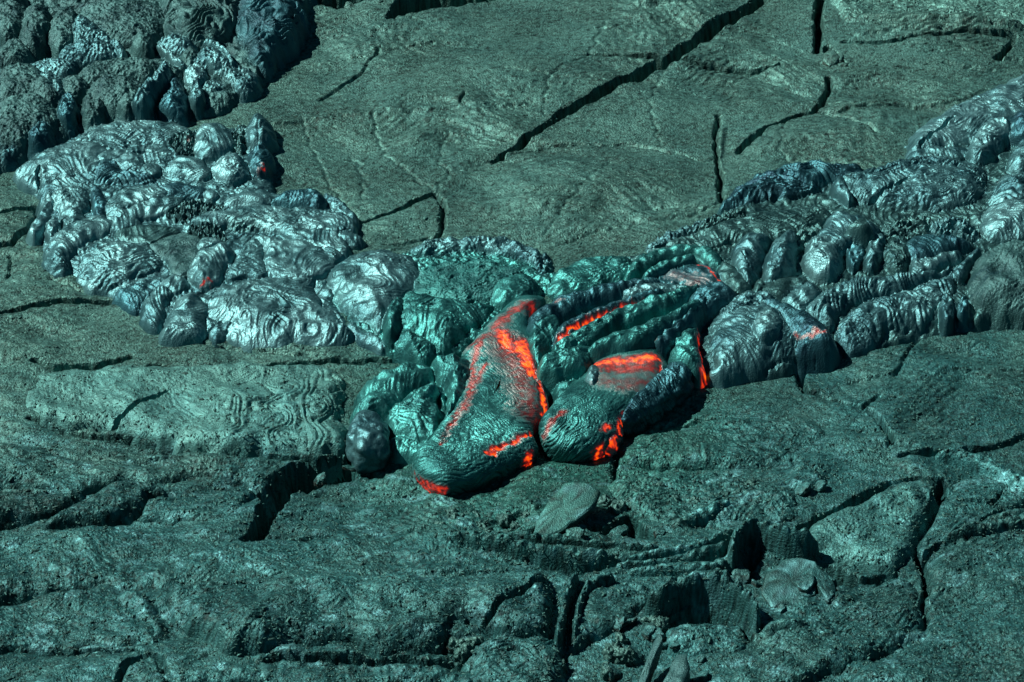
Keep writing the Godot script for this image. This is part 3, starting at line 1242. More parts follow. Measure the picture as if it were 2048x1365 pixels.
func make_flows() -> void:
	left_flow()
	middle_flow()
	right_flow()
	old_mass()
	hero()
	old_sheets()
	build_skin()


func left_flow() -> void:
	crust("lumpy blue-grey crust that carries the upper toes of the left flow", "", 0.0, 0.17, "50,350 110,305 190,262 300,250 400,268 480,262 535,290 535,345 545,392 480,420 380,430 250,440 120,440 70,385", {"p": 6.0, "k": 0.016, "kf": 4.5, "r": 0.005, "t": "slate", "step": 0.016, "s": "150,350 300,340 470,330"})
	crust("lumpy blue-grey crust that carries the lower lobes of the left flow", "", 0.0, 0.16, "80,470 110,410 250,400 450,390 620,400 700,440 720,500 700,540 690,620 690,670 560,685 400,680 320,660 270,620 180,570 100,535", {"p": 6.0, "k": 0.016, "kf": 4.5, "r": 0.005, "t": "slate", "step": 0.016, "s": "200,490 350,520 600,560"})
	# upper part
	toe("long smooth swelling along the top edge of the left flow", LG, 0.08, 0.15, "138,300 160,272 200,255 250,247 320,245 380,258 392,280 350,298 280,303 220,308 170,316", {"p": 3.0, "w": [["l", 150, 300, 380, 265, [0.06, 0.006]]], "c": [[4, 0.02, "235,306 270,298 300,300 345,298"]]}, "lava_lobe", "lava lobe")
	toe("broad pale toe at the far left tip of the left flow", LG, 0.0, 0.27, "35,345 55,325 100,302 160,288 230,300 255,330 235,365 195,380 140,388 90,385 50,372", {"p": 2.6, "b": 0.16, "bf": 1.5, "c": [[6, 0.05, "78,330 76,352 84,368 96,384"]]})
	toe("dark roped fold like combed hair beside the broad pale toe", LG, 0.07, 0.17, "178,345 200,326 250,330 300,352 320,372 290,388 235,386 190,384 176,368", {"p": 3.0, "t": "navy", "w": [["c", 250, 470, 0, 0, [0.048, 0.017, 0, 1]]]}, "lava_fold", "lava fold")
	toe("round dome above the dark roped fold", LG, 0.14, 0.11, "230,328 250,312 275,312 293,330 285,346 258,352 236,346", {})
	toe("small pillow right of the round dome, over the roped fold", LG, 0.14, 0.08, "278,340 298,330 320,334 322,350 300,356 282,352", {})
	toe("low grey swelling behind the round dome", LG, 0.13, 0.08, "180,318 220,300 260,304 250,322 210,330", {"p": 3})
	toe("cracked flat sheet in the middle of the upper left flow", LG, 0.13, 0.06, "240,305 300,292 345,300 350,322 300,328 262,320", {"p": 4, "r": 0.008, "c": [[4, 0.03, "245,312 290,304 340,308"]]}, "lava_lobe", "lava lobe")
	toe("half dark dome left of the wrinkled ball in the upper left flow", LG, 0.12, 0.13, "330,345 350,320 385,316 410,330 424,352 405,362 365,358", {"b": 0.08})
	toe("smooth upright shoulder in front of the rubbly red-hot hole", LG, 0.12, 0.20, "388,275 410,256 448,258 468,280 468,305 445,322 405,325 384,305", {"p": 3})
	toe("rubbly dark clinker round the small red-hot hole", LG, 0.11, 0.10, "330,275 370,262 400,268 395,300 385,325 350,318 340,295", {"k": 0.06, "kf": 14.0, "r": 0.016, "t": "dark", "g": [[5, 0.5, "376,280 384,277", 0.8, 0.03]]}, "clinker", "clinker")
	toe("tall bulging lobe at the upper right corner of the left flow", LG, 0.0, 0.36, "478,290 500,262 530,258 552,272 556,298 540,315 505,320 484,310", {"p": 2.8, "b": 0.10})
	toe("rubbly gap filler between the two upper right lobes of the left flow", LG, 0.12, 0.10, "462,275 480,255 500,262 492,300 470,315", {"k": 0.05, "kf": 13.0, "r": 0.012, "t": "dark"}, "clinker", "clinker")
	toe("wrinkled ball-shaped toe near the right end of the upper left flow", LG, 0.08, 0.24, "420,350 436,328 465,320 492,328 503,350 495,370 462,378 432,368", {"b": 0.05, "w": [["l", 430, 330, 495, 370, [0.026, 0.007]]]})
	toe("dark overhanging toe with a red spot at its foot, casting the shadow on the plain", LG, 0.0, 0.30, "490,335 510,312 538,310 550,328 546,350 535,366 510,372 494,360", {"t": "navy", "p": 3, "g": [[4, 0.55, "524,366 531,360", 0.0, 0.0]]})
	# left edge
	toe("swirled knob of pale lobes above the left toes", LG, 0.05, 0.20, "96,402 115,385 150,382 182,390 190,415 175,440 130,446 102,428", {"b": 0.18, "bf": 1.6, "w": [["c", 150, 420, 0, 0, [0.05, 0.012]]]})
	toe("slender bulging toe hanging down the left margin of the left flow", LG, 0.0, 0.20, "74,446 84,412 104,398 116,416 108,446 94,474 76,490 56,488 52,474", {"b": 0.14})
	toe("small squat toe tucked beside the slender left toe", LG, 0.02, 0.18, "88,480 96,455 112,448 124,462 114,486 98,494", {})
	toe("paired bulge with a dark cleft below the swirled knob", LG, 0.05, 0.17, "112,440 140,424 170,430 178,452 160,470 130,476 114,462", {"c": [[7, 0.06, "122,440 126,456 130,472"]]})
	toe("dark steep lump right of the swirled knob", LG, 0.08, 0.16, "182,392 198,386 212,408 214,434 200,450 184,436", {"t": "navy"})
	toe("long smooth roll in the middle of the left flow", LG, 0.13, 0.12, "214,412 232,390 280,376 330,378 350,394 318,412 270,428 232,440 216,432", {"p": 2.8, "w": [["l", 220, 430, 345, 385, [0.05, 0.005]]]})
	toe("dark glossy roll behind the long smooth roll", LG, 0.13, 0.10, "300,384 340,372 385,374 415,384 400,398 350,402 312,400", {"t": "navy"})
	toe("pale twin roll in front of the long smooth roll", LG, 0.11, 0.12, "216,438 240,420 300,404 350,400 372,412 340,430 280,440 235,452", {"p": 2.8})
	toe("low dark dome below the twin roll", LG, 0.12, 0.08, "196,446 230,432 268,436 285,450 262,464 215,464", {"t": "slate"})
	# middle
	toe("large smooth brow-shaped toe above the ribbed toe", LG, 0.0, 0.27, "80,535 88,508 110,480 150,458 205,450 250,460 246,482 200,500 168,520 146,552 118,560 92,552", {"b": 0.16, "bf": 1.3, "w": [["l", 90, 540, 150, 540, [0.04, 0.012], 120, 535, 40]]})
	toe("fine ribbed toe like a clam shell low on the left edge", LG, 0.0, 0.28, "148,540 158,512 190,494 240,488 295,492 330,508 345,538 328,562 285,582 235,592 190,588 160,572", {"p": 3, "b": 0.06, "step": 0.009, "w": [["c", 300, 290, 0, 0, [0.050, 0.012, 0, 1]]]})
	toe("flat dull plate behind the fine ribbed toe", LG, 0.14, 0.06, "290,500 340,470 395,472 402,500 390,535 368,562 345,552 338,525", {"p": 5, "t": "dark", "m": "dull"}, "lava_plate", "lava plate")
	toe("smooth grey plate above the ribbed toe, streaked lengthwise", LG, 0.13, 0.07, "230,470 290,452 350,458 360,470 320,490 255,492", {"p": 5, "t": "dark"}, "lava_plate", "lava plate")
	toe("plump leaning sac with a red-hot crack under its foot", LG, 0.10, 0.20, "372,562 378,535 400,510 436,496 464,500 468,520 452,545 436,570 405,580", {"b": 0.05, "g": [[3, 0.55, "392,580 410,577 424,575", 0.0, 0.0]]})
	toe("small bulb at the head of the leaning sac", LG, 0.13, 0.11, "390,498 408,480 440,484 445,498 420,508 398,510", {})
	toe("small knob between the ribbed toe and the leaning sac", LG, 0.10, 0.12, "320,575 344,554 370,556 376,578 350,592 328,588", {})
	toe("blue wedge with a torn lower edge below the ribbed toe", LG, 0.0, 0.17, "226,600 255,582 320,572 345,585 310,605 282,636 252,628", {"p": 4, "t": "navy", "r": 0.009}, "lava_lobe", "lava lobe")
	toe("knobbly column of toes at the lower left corner of the left flow", LG, 0.0, 0.24, "280,640 290,612 312,592 348,588 356,606 338,640 322,674 300,672 284,660", {"b": 0.2, "bf": 1.8, "t": "slate"})
	toe("rounded corner toe, dark beneath, at the bottom of the left flow", LG, 0.0, 0.30, "318,690 332,640 358,612 395,606 418,630 422,662 408,690 365,700 335,700", {"b": 0.1})
	toe("big flat-topped lobe with a scalloped bright rim at the bottom of the left flow", LG, 0.0, 0.30, "398,640 420,598 480,575 560,566 615,566 645,585 655,620 690,650 716,678 690,694 620,698 550,702 490,700 456,690 440,668 410,662", {"p": 4.0, "b": 0.10, "bf": 1.2, "s": "440,630 560,620 660,665", "w": [["r", 560, 560, 0, 0, [0.10, 0.012, 0.6], 560, 680, 150]]}, "lava_lobe", "lava lobe")
	toe("short finger rolled under the big flat-topped lobe", LG, 0.02, 0.13, "418,672 440,655 480,650 490,664 460,676 436,690 422,688", {"t": "slate"})
	toe("triangular smooth plate right of the leaning sac", LG, 0.15, 0.05, "452,556 472,512 500,482 520,480 524,505 534,552 490,552", {"p": 6, "t": "slate"}, "lava_plate", "lava plate")
	toe("wide tilted plate above the long dark crack", LG, 0.15, 0.08, "506,470 540,474 620,488 680,508 672,532 640,550 590,560 540,556 526,525 528,500", {"p": 6, "s": "540,510 640,530", "c": [[4, 0.03, "510,480 525,500 520,520 535,540 540,552"], [3, 0.03, "600,465 640,490 665,508"]]}, "lava_plate", "lava plate")
	toe("long pale plate across the middle of the left flow", LG, 0.15, 0.08, "378,440 420,426 500,416 600,418 660,424 705,445 700,468 640,470 560,462 470,448 420,456", {"p": 5, "s": "430,438 660,448", "w": [["l", 380, 440, 700, 450, [0.05, 0.006]]]}, "lava_plate", "lava plate")
	toe("shadowed slot of dark crust between the two pale plates", LG, 0.14, 0.05, "450,440 500,432 560,440 570,456 500,458 455,454", {"t": "dark", "k": 0.03, "kf": 12.0}, "lava_plate", "lava plate")
	toe("pebbly dark cap standing above the right end of the left flow", LG, 0.10, 0.18, "540,414 560,396 600,388 640,392 656,410 640,422 590,420", {"p": 3, "t": "navy", "r": 0.009})
	toe("long lip sloping to the plain at the right end of the left flow", LG, 0.0, 0.20, "645,400 680,412 712,440 722,462 705,472 680,452 655,430", {"t": "slate"})
	toe("blunt folded toe at the rightmost edge of the left flow", LG, 0.0, 0.24, "655,478 690,468 722,482 732,500 716,515 680,514 655,502", {"t": "slate", "c": [[7, 0.06, "662,490 690,492 716,490"]]})
	toe("streaked plate between the wide tilted plate and the folded toe", LG, 0.14, 0.07, "560,462 620,460 680,470 700,500 680,515 640,500 590,480", {"p": 5}, "lava_plate", "lava plate")
	toe("smooth pale lobe left of the pebbly dark cap", LG, 0.12, 0.12, "445,412 480,388 520,384 548,396 535,412 490,420", {})
	toe("tangle of small dark knobs beside the smooth pale lobe", LG, 0.12, 0.09, "340,420 380,404 440,410 450,420 410,432 370,446 345,440", {"k": 0.05, "kf": 15.0, "r": 0.012, "t": "dark"}, "clinker", "clinker")
	toe("small glossy bead above the tangle of knobs", LG, 0.15, 0.07, "406,392 418,382 434,386 436,398 420,403", {})
	toe("tangle of broken black crust left of the triangular plate", LG, 0.12, 0.10, "372,470 400,450 440,456 450,480 430,492 395,490", {"k": 0.06, "kf": 14.0, "r": 0.012, "t": "dark"}, "clinker", "clinker")


func middle_flow() -> void:
	crust("hidden-rooted hummocky crust under the lobes of the middle flow", "", 0.0, 0.16, "640,580 690,530 800,515 900,505 1000,515 1090,545 1130,560 1100,620 1040,660 960,690 880,725 800,715 740,690 680,640", {"p": 6.0, "k": 0.02, "kf": 6.0, "r": 0.007, "t": "teal", "step": 0.016, "s": "720,590 900,590 1050,580"})
	toe("big smooth pitted lobe joining the left flow to the middle flow", MG, 0.0, 0.34, "645,578 668,545 705,524 760,516 815,524 850,550 852,590 825,625 795,655 770,688 735,672 700,650 665,615 650,600", {"p": 3.4, "b": 0.07, "s": "720,580 790,590", "t": "silver", "c": [[4, 0.02, "668,545 672,552"]]}, "lava_lobe", "lava lobe")
	toe("bright swirled lobe with fine creases left of the glowing toes", MG, 0.0, 0.38, "770,660 784,622 820,602 880,612 940,625 1000,628 985,655 930,690 885,715 840,705 800,690", {"p": 2.8, "b": 0.12, "bf": 1.2, "t": "teal", "step": 0.009, "w": [["c", 850, 560, 0, 0, [0.045, 0.010]]]}, "lava_lobe", "lava lobe")
	toe("bright curled bulge on the left shoulder of the swirled lobe", MG, 0.12, 0.22, "766,655 775,625 800,610 815,622 808,650 792,680 774,680", {"t": "teal"})
	toe("smooth sac tucked under the swirled lobe", MG, 0.0, 0.24, "778,700 786,680 806,672 840,690 876,708 866,728 838,738 805,722", {"t": "teal", "w": [["l", 790, 680, 870, 725, [0.022, 0.007]]]})
	toe("cluster of little glossy drips under the smooth pitted lobe", MG, 0.0, 0.13, "688,662 706,652 735,664 760,680 775,695 768,708 740,700 712,690", {"b": 0.25, "bf": 2.5, "t": "slate"})
	toe("rough dull sheet behind the swirled lobe", MG, 0.13, 0.12, "830,560 880,532 960,522 1030,540 1060,565 1020,590 960,602 890,608 845,595", {"p": 4, "t": "teal", "m": "dull", "r": 0.009, "w": [["l", 840, 590, 1040, 540, [0.06, 0.012]]]}, "lava_lobe", "lava lobe")
	toe("crumpled long roll along the back of the middle flow", MG, 0.0, 0.26, "815,520 850,502 920,492 1000,496 1060,508 1100,540 1075,552 1020,534 940,526 870,534 835,536", {"p": 3, "b": 0.14, "bf": 1.4, "t": "slate", "r": 0.008, "w": [["l", 820, 520, 1080, 520, [0.05, 0.014]]]}, "lava_fold", "lava fold")
	toe("leaning pillow with a black slot on its left", MG, 0.14, 0.16, "982,592 990,570 1020,556 1058,558 1078,575 1066,596 1030,612 998,612", {"t": "teal", "b": 0.06})
	toe("pebble-skinned bud right below the leaning pillow", MG, 0.15, 0.10, "1028,612 1040,600 1070,594 1086,606 1074,620 1046,626", {"t": "teal"})
	toe("crinkled slope between the middle flow and the glowing channel", MG, 0.06, 0.18, "1084,590 1110,556 1160,530 1230,520 1280,535 1260,562 1200,582 1130,602", {"p": 3.4, "t": "teal", "b": 0.1, "w": [["l", 1090, 590, 1260, 535, [0.05, 0.010]]]}, "lava_lobe", "lava lobe")
	toe("knobbly end of the middle flow against the plain behind it", MG, 0.0, 0.20, "1060,540 1085,520 1105,528 1112,550 1095,575 1070,570", {"t": "slate", "k": 0.03, "kf": 12.0})
	# the left curls below
	toe("broad slumped lobe left of the ear-shaped curl", MG, 0.0, 0.30, "706,835 716,800 745,772 790,752 850,745 880,765 866,790 825,806 795,830 765,852 728,858", {"p": 3, "b": 0.10, "t": "teal", "c": [[6, 0.05, "775,845 810,815 850,795"]]}, "lava_lobe", "lava lobe")
	toe("ear-shaped curl of creased crust beside the left glowing toe", MG, 0.0, 0.33, "766,862 790,828 825,802 862,786 890,796 902,830 896,870 880,900 840,905 795,892", {"p": 3, "b": 0.05, "t": "teal", "step": 0.008, "w": [["c", 880, 780, 0, 0, [0.060, 0.014, 0, 1]]], "c": [[8, 0.08, "876,785 884,820 878,860"]]}, "lava_fold", "lava fold")
	toe("creased column between the ear-shaped curl and the red seam", MG, 0.04, 0.34, "856,748 885,735 925,738 948,752 945,790 928,830 905,868 888,890 884,850 888,800 872,770", {"p": 2.8, "b": 0.06, "t": "teal", "step": 0.008, "s": "900,750 915,800 900,850", "w": [["l", 880, 860, 935, 760, [0.03, 0.010]]]}, "lava_fold", "lava fold")
	toe("smooth bulb in the crook of the ear-shaped curl", MG, 0.16, 0.20, "822,806 838,790 868,780 878,790 866,806 842,814", {"t": "teal"})
	toe("standalone ball-shaped toe at the left end of the curls", MG, 0.0, 0.36, "694,905 700,872 722,852 752,856 772,880 782,905 772,928 742,940 712,934", {"solo": 1, "p": 2.4, "b": 0.12, "bf": 1.3, "t": "slate"})
	toe("low pale toe right of the standalone ball-shaped toe", MG, 0.0, 0.17, "768,896 800,884 845,894 872,902 862,920 825,922 790,915", {"t": "teal", "r": 0.009})


func right_flow() -> void:
	crust("thick hummocky crust under the near lobes of the right flow", "", 0.0, 0.20, "1230,540 1330,500 1500,480 1650,500 1900,480 2080,470 2090,640 1960,650 1800,690 1680,700 1600,740 1440,760 1390,740 1380,640 1320,590", {"p": 7.0, "k": 0.015, "kf": 4.0, "r": 0.004, "t": "dark", "step": 0.016, "s": "1380,560 1500,620 1700,600 1980,560"})
	crust("thick hummocky crust under the far lobes of the right flow", "", 0.0, 0.18, "1300,510 1430,440 1500,390 1640,350 1800,340 1830,300 1950,220 2080,190 2090,500 1900,510 1700,500 1500,510 1380,530", {"p": 7.0, "k": 0.015, "kf": 4.0, "r": 0.004, "t": "dark", "step": 0.016, "s": "1450,460 1650,420 1980,340"})
	toe("long ribbed lobe with a pinkish warm stripe at the back of the right flow", RG, 0.06, 0.27, "1438,432 1450,405 1490,375 1550,350 1620,338 1690,342 1735,352 1720,368 1670,380 1610,402 1540,414 1480,428", {"p": 3, "b": 0.04, "t": "navy", "step": 0.009, "s": "1500,400 1660,360", "w": [["c", 1430, 640, 0, 0, [0.062, 0.020, 0, 1], 1590, 365, 100]], "g": [[9, 0.34, "1525,412 1600,396 1660,384 1735,358", 0.7]]}, "lava_lobe", "lava lobe")
	toe("wide fan of radiating dark grooves left of the black hollow", RG, 0.08, 0.27, "1672,378 1690,360 1740,348 1800,336 1900,332 1965,342 1978,365 1968,400 1950,420 1880,432 1800,428 1730,424 1690,402", {"p": 3.4, "b": 0.06, "t": "slate", "step": 0.009, "s": "1740,388 1900,380", "w": [["r", 1995, 345, 0, 0, [0.085, 0.020, 0.8]]], "c": [[5, 0.05, "1690,412 1730,398 1775,382 1815,358"]]}, "lava_lobe", "lava lobe")
	toe("small standing flap at the left end of the radiating fan", RG, 0.16, 0.16, "1666,388 1670,366 1684,360 1692,380 1706,402 1698,416 1680,402", {"t": "slate"})
	toe("sparkling wrinkled crest along the back of the radiating fan", RG, 0.20, 0.14, "1770,345 1800,328 1860,322 1915,330 1910,342 1850,346 1790,352", {"t": "slate", "w": [["l", 1770, 350, 1910, 325, [0.04, 0.014]]]}, "lava_fold", "lava fold")
	toe("smooth long slope climbing to the upper right corner of the right flow", RG, 0.0, 0.34, "1812,325 1812,295 1835,270 1880,245 1930,215 1990,190 2070,160 2080,250 2030,275 1990,300 1930,320 1860,330", {"p": 4, "b": 0.08, "t": "silver", "s": "1850,300 1950,250 2060,200", "c": [[6, 0.05, "1840,290 1870,270 1905,245"]]}, "lava_lobe", "lava lobe")
	toe("low flat tongue below the smooth long slope", RG, 0.10, 0.14, "1815,320 1850,302 1910,300 1950,312 1930,330 1870,332", {"t": "slate"})
	toe("crumpled heap of folds left of the black hollow", RG, 0.14, 0.24, "1935,320 1945,280 1975,255 2015,250 2030,275 2005,300 1985,325 1955,335", {"b": 0.2, "bf": 1.7, "t": "silver", "w": [["l", 1940, 330, 2010, 260, [0.05, 0.014]]]})
	toe("dark folded lobe above the black hollow at the right edge", RG, 0.2, 0.2, "2015,262 2030,235 2075,225 2090,265 2060,285 2030,280", {"t": "navy"})
	toe("plump striped lobe right of the black hollow", RG, 0.10, 0.30, "2010,345 2025,310 2060,295 2100,300 2100,350 2050,362 2020,360", {"t": "slate", "w": [["l", 2010, 350, 2090, 310, [0.03, 0.008]]]})
	toe("swirl of curved ropes below the black hollow", RG, 0.10, 0.26, "1975,425 1985,385 2005,362 2060,355 2100,365 2100,420 2050,435 2000,440", {"p": 3, "t": "slate", "w": [["c", 2000, 340, 0, 0, [0.06, 0.016, 0, 1]]], "g": [[7, 0.6, "1984,362 1994,352", 0.6, 0.05]]})
	toe("round dome at the right edge of the right flow", RG, 0.10, 0.30, "1958,465 1965,435 1990,418 2035,412 2090,415 2095,470 2050,492 2000,500 1970,492", {"t": "silver", "b": 0.05})
	toe("long dull terrace in front of the ribbed and fanned lobes", RG, 0.14, 0.13, "1400,470 1440,448 1520,430 1600,420 1660,425 1660,445 1610,470 1540,488 1470,492 1420,500", {"p": 4, "t": "dark", "b": 0.14, "bf": 1.5, "s": "1470,470 1610,440", "w": [["l", 1400, 490, 1650, 425, [0.06, 0.010]]]}, "lava_lobe", "lava lobe")
	toe("crumbly rim where the right flow meets the plain", RG, 0.0, 0.19, "1282,520 1310,490 1370,465 1430,445 1450,455 1420,478 1360,500 1310,525", {"k": 0.03, "kf": 10.0, "r": 0.010, "t": "slate", "s": "1310,505 1430,458"})
	toe("tangled dark ropes right of the crumbly rim", RG, 0.12, 0.12, "1390,462 1420,440 1470,425 1495,430 1470,452 1420,475", {"k": 0.04, "kf": 13.0, "t": "dark"}, "clinker", "clinker")
	toe("lobe with a comb of short creases left of the black split", RG, 0.14, 0.24, "1462,515 1480,490 1510,480 1538,486 1534,512 1518,548 1500,585 1478,575 1464,545", {"p": 3, "t": "slate", "step": 0.009, "w": [["r", 1490, 600, 0, 0, [0.05, 0.016, 0.5], 1505, 505, 34]]})
	toe("rounded lobe below the comb of short creases", RG, 0.12, 0.20, "1430,560 1445,535 1470,545 1500,570 1505,592 1478,602 1448,588", {"t": "dark"})
	toe("ribbed pillow right of the black split", RG, 0.12, 0.28, "1524,565 1530,520 1548,495 1580,482 1600,488 1598,520 1588,556 1564,578 1536,582", {"p": 3, "t": "slate", "w": [["l", 1530, 580, 1595, 500, [0.035, 0.008]]]})
	toe("cut-off ribbed ball in the middle of the right flow", RG, 0.10, 0.32, "1604,545 1608,515 1630,500 1665,498 1686,506 1688,540 1682,568 1650,580 1618,570", {"p": 3, "b": 0.04, "t": "silver", "step": 0.009, "w": [["c", 1680, 440, 0, 0, [0.050, 0.011, 0, 1]]]})
	toe("smooth dark slab face just right of the cut-off ball", RG, 0.10, 0.22, "1694,508 1722,504 1730,530 1712,558 1694,552", {"p": 6, "t": "navy", "b": 0.02}, "lava_plate", "lava plate")
	toe("tilted table of crust with a raised back edge", RG, 0.20, 0.18, "1638,500 1645,462 1665,438 1710,440 1750,455 1768,470 1745,488 1700,502 1660,508", {"p": 6, "t": "slate", "b": 0.10}, "lava_plate", "lava plate")
	toe("pointed tent of crust on top of the tilted table", RG, 0.36, 0.14, "1692,462 1712,450 1728,444 1744,462 1722,470", {"p": 1.3, "t": "dark", "b": 0.02, "step": 0.008})
	toe("bright bent strip under the left edge of the tilted table", RG, 0.16, 0.14, "1612,505 1618,488 1640,480 1648,498 1640,512 1620,514", {"t": "silver"})
	toe("grey crumpled slope left of the tilted table", RG, 0.18, 0.10, "1560,490 1600,465 1640,450 1648,470 1615,490 1585,505", {"t": "dark", "k": 0.03, "kf": 11.0})
	toe("leaf-shaped bulge right of the smooth dark slab face", RG, 0.10, 0.28, "1722,545 1728,515 1745,492 1766,488 1776,505 1766,535 1752,560 1732,560", {"t": "slate", "w": [["l", 1730, 550, 1765, 495, [0.03, 0.007]]]})
	toe("creased drape between the leaf-shaped bulge and the eyelid lobe", RG, 0.10, 0.26, "1762,520 1775,495 1800,490 1820,505 1826,535 1810,560 1780,562", {"t": "dark", "w": [["l", 1775, 560, 1800, 495, [0.035, 0.012]]]})
	toe("eyelid-shaped lobe with a dark fold under it", RG, 0.16, 0.22, "1802,505 1830,488 1880,482 1925,490 1944,504 1900,514 1865,530 1830,535 1812,525", {"p": 2.6, "t": "navy", "s": "1830,510 1910,498"})
	toe("pale lower lid under the eyelid-shaped lobe", RG, 0.10, 0.22, "1812,550 1822,530 1850,535 1880,522 1920,516 1926,530 1890,550 1840,572 1818,568", {"t": "silver", "s": "1830,550 1900,530"})
	toe("thin pinched band beside the fissure at the right", RG, 0.14, 0.18, "1905,560 1925,535 1950,512 1965,520 1945,545 1925,570", {"t": "slate"})
	toe("stack of small broken folds with a yellowish stain", RG, 0.16, 0.17, "1845,470 1865,450 1905,440 1945,455 1960,478 1935,488 1890,482", {"k": 0.05, "kf": 10.0, "t": "slate", "b": 0.2, "bf": 1.6})
	toe("bumpy ground of small lobes between the table and the broken folds", RG, 0.18, 0.10, "1750,480 1775,450 1820,438 1870,440 1860,465 1820,480 1780,490", {"k": 0.04, "kf": 9.0, "t": "dark"})
	toe("long ridge with closely set cross ribs, upper side of the black gash", RG, 0.10, 0.30, "1600,640 1640,605 1700,580 1780,572 1860,562 1915,552 1922,562 1860,584 1780,606 1715,622 1690,640 1672,668 1640,668", {"p": 3, "b": 0.04, "t": "slate", "step": 0.009, "s": "1650,630 1740,595 1890,565", "w": [["l", 1660, 560, 1690, 640, [0.055, 0.013, 0, 1]]]}, "lava_fold", "lava fold")
	toe("roped flank below the black gash, falling to the shaded margin", RG, 0.0, 0.36, "1655,690 1672,665 1692,640 1740,620 1800,604 1870,580 1920,568 1928,595 1905,635 1860,665 1800,684 1730,698 1690,705", {"p": 3, "b": 0.05, "t": "slate", "step": 0.009, "s": "1700,668 1800,640 1890,605", "w": [["c", 1700, 720, 0, 0, [0.065, 0.014, 0, 1]]], "g": [[6, 0.5, "1672,645 1682,628", 0.8, 0.04]]}, "lava_lobe", "lava lobe")
	toe("curled hook of ropes at the lower left of the roped flank", RG, 0.0, 0.22, "1668,700 1690,676 1722,668 1748,680 1755,700 1725,712 1690,716", {"t": "slate", "w": [["c", 1725, 690, 0, 0, [0.035, 0.012]]]})
	toe("huge dark pebbly mass at the right edge of the right flow", RG, 0.0, 0.50, "1925,600 1935,560 1970,530 2030,518 2100,515 2110,640 2050,652 1990,652 1945,640", {"p": 3.4, "t": "dark", "r": 0.012, "b": 0.08, "m": "dull"}, "lava_lobe", "lava lobe")
	toe("drip-shaped toe standing in the shade of the roped flank", RG, 0.0, 0.32, "1872,650 1872,622 1886,610 1902,618 1912,640 1908,664 1890,674 1876,668", {"t": "slate"})
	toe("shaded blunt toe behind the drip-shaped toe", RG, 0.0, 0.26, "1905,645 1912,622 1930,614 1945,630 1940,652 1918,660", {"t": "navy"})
	toe("small pale toe in front of the dark pebbly mass", RG, 0.0, 0.20, "1942,642 1950,626 1972,620 1990,632 1990,648 1965,656 1948,654", {"t": "dark"})
	toe("smooth bench left of the long ribbed ridge", RG, 0.14, 0.15, "1505,600 1525,575 1570,560 1620,568 1625,590 1590,605 1540,614", {"p": 3, "t": "dark", "b": 0.1})
	toe("small knob at the foot of the black split", RG, 0.14, 0.14, "1503,588 1510,572 1524,568 1532,582 1524,596 1508,600", {"t": "dark"})
	toe("twisted folds at the left end of the long ribbed ridge", RG, 0.10, 0.26, "1560,620 1580,595 1620,585 1650,600 1640,628 1610,650 1580,645", {"b": 0.16, "bf": 1.4, "t": "slate", "w": [["c", 1650, 560, 0, 0, [0.04, 0.012]]]})
	toe("large rounded lobe right of the upright red fissure", RG, 0.0, 0.40, "1410,680 1422,645 1450,618 1500,604 1550,615 1590,650 1640,690 1640,715 1580,738 1500,758 1430,768 1412,735", {"p": 3.2, "b": 0.09, "bf": 1.2, "t": "slate", "s": "1460,680 1560,690"}, "lava_lobe", "lava lobe")
	toe("puckered knot on the crown of the large rounded lobe", RG, 0.28, 0.16, "1505,660 1512,635 1540,622 1562,640 1562,668 1540,682 1515,680", {"b": 0.24, "bf": 1.8, "t": "silver"})
	toe("wrinkled saddle behind the large rounded lobe", RG, 0.22, 0.16, "1450,625 1470,600 1510,588 1545,596 1550,618 1510,630 1470,645", {"b": 0.14, "bf": 1.5, "t": "slate", "k": 0.02, "kf": 10.0})
	toe("dark tongue with a red underline draped over the large rounded lobe", RG, 0.24, 0.17, "1522,612 1540,604 1580,620 1625,640 1658,664 1662,686 1640,690 1600,676 1568,660 1552,640", {"p": 2.8, "t": "navy", "s": "1550,622 1640,675", "g": [[4, 0.58, "1562,665 1590,682 1620,684 1652,680", -0.2]]})
	toe("egg-shaped toe at the lower right end of the large rounded lobe", RG, 0.0, 0.36, "1584,728 1590,700 1612,684 1646,682 1668,696 1670,716 1642,730 1606,738", {"p": 2.6, "b": 0.04, "t": "navy"})
	toe("lobe left of the upright red fissure, teal and rounded", RG, 0.0, 0.38, "1332,735 1338,705 1356,672 1378,650 1396,660 1402,700 1408,740 1402,772 1368,768 1342,752", {"p": 2.8, "b": 0.08, "t": "teal", "g": [[5, 0.72, "1394,655 1399,690 1405,720", 0.4, 0.02], [9, 0.86, "1407,735 1411,772", 0.1, 0.0]]})


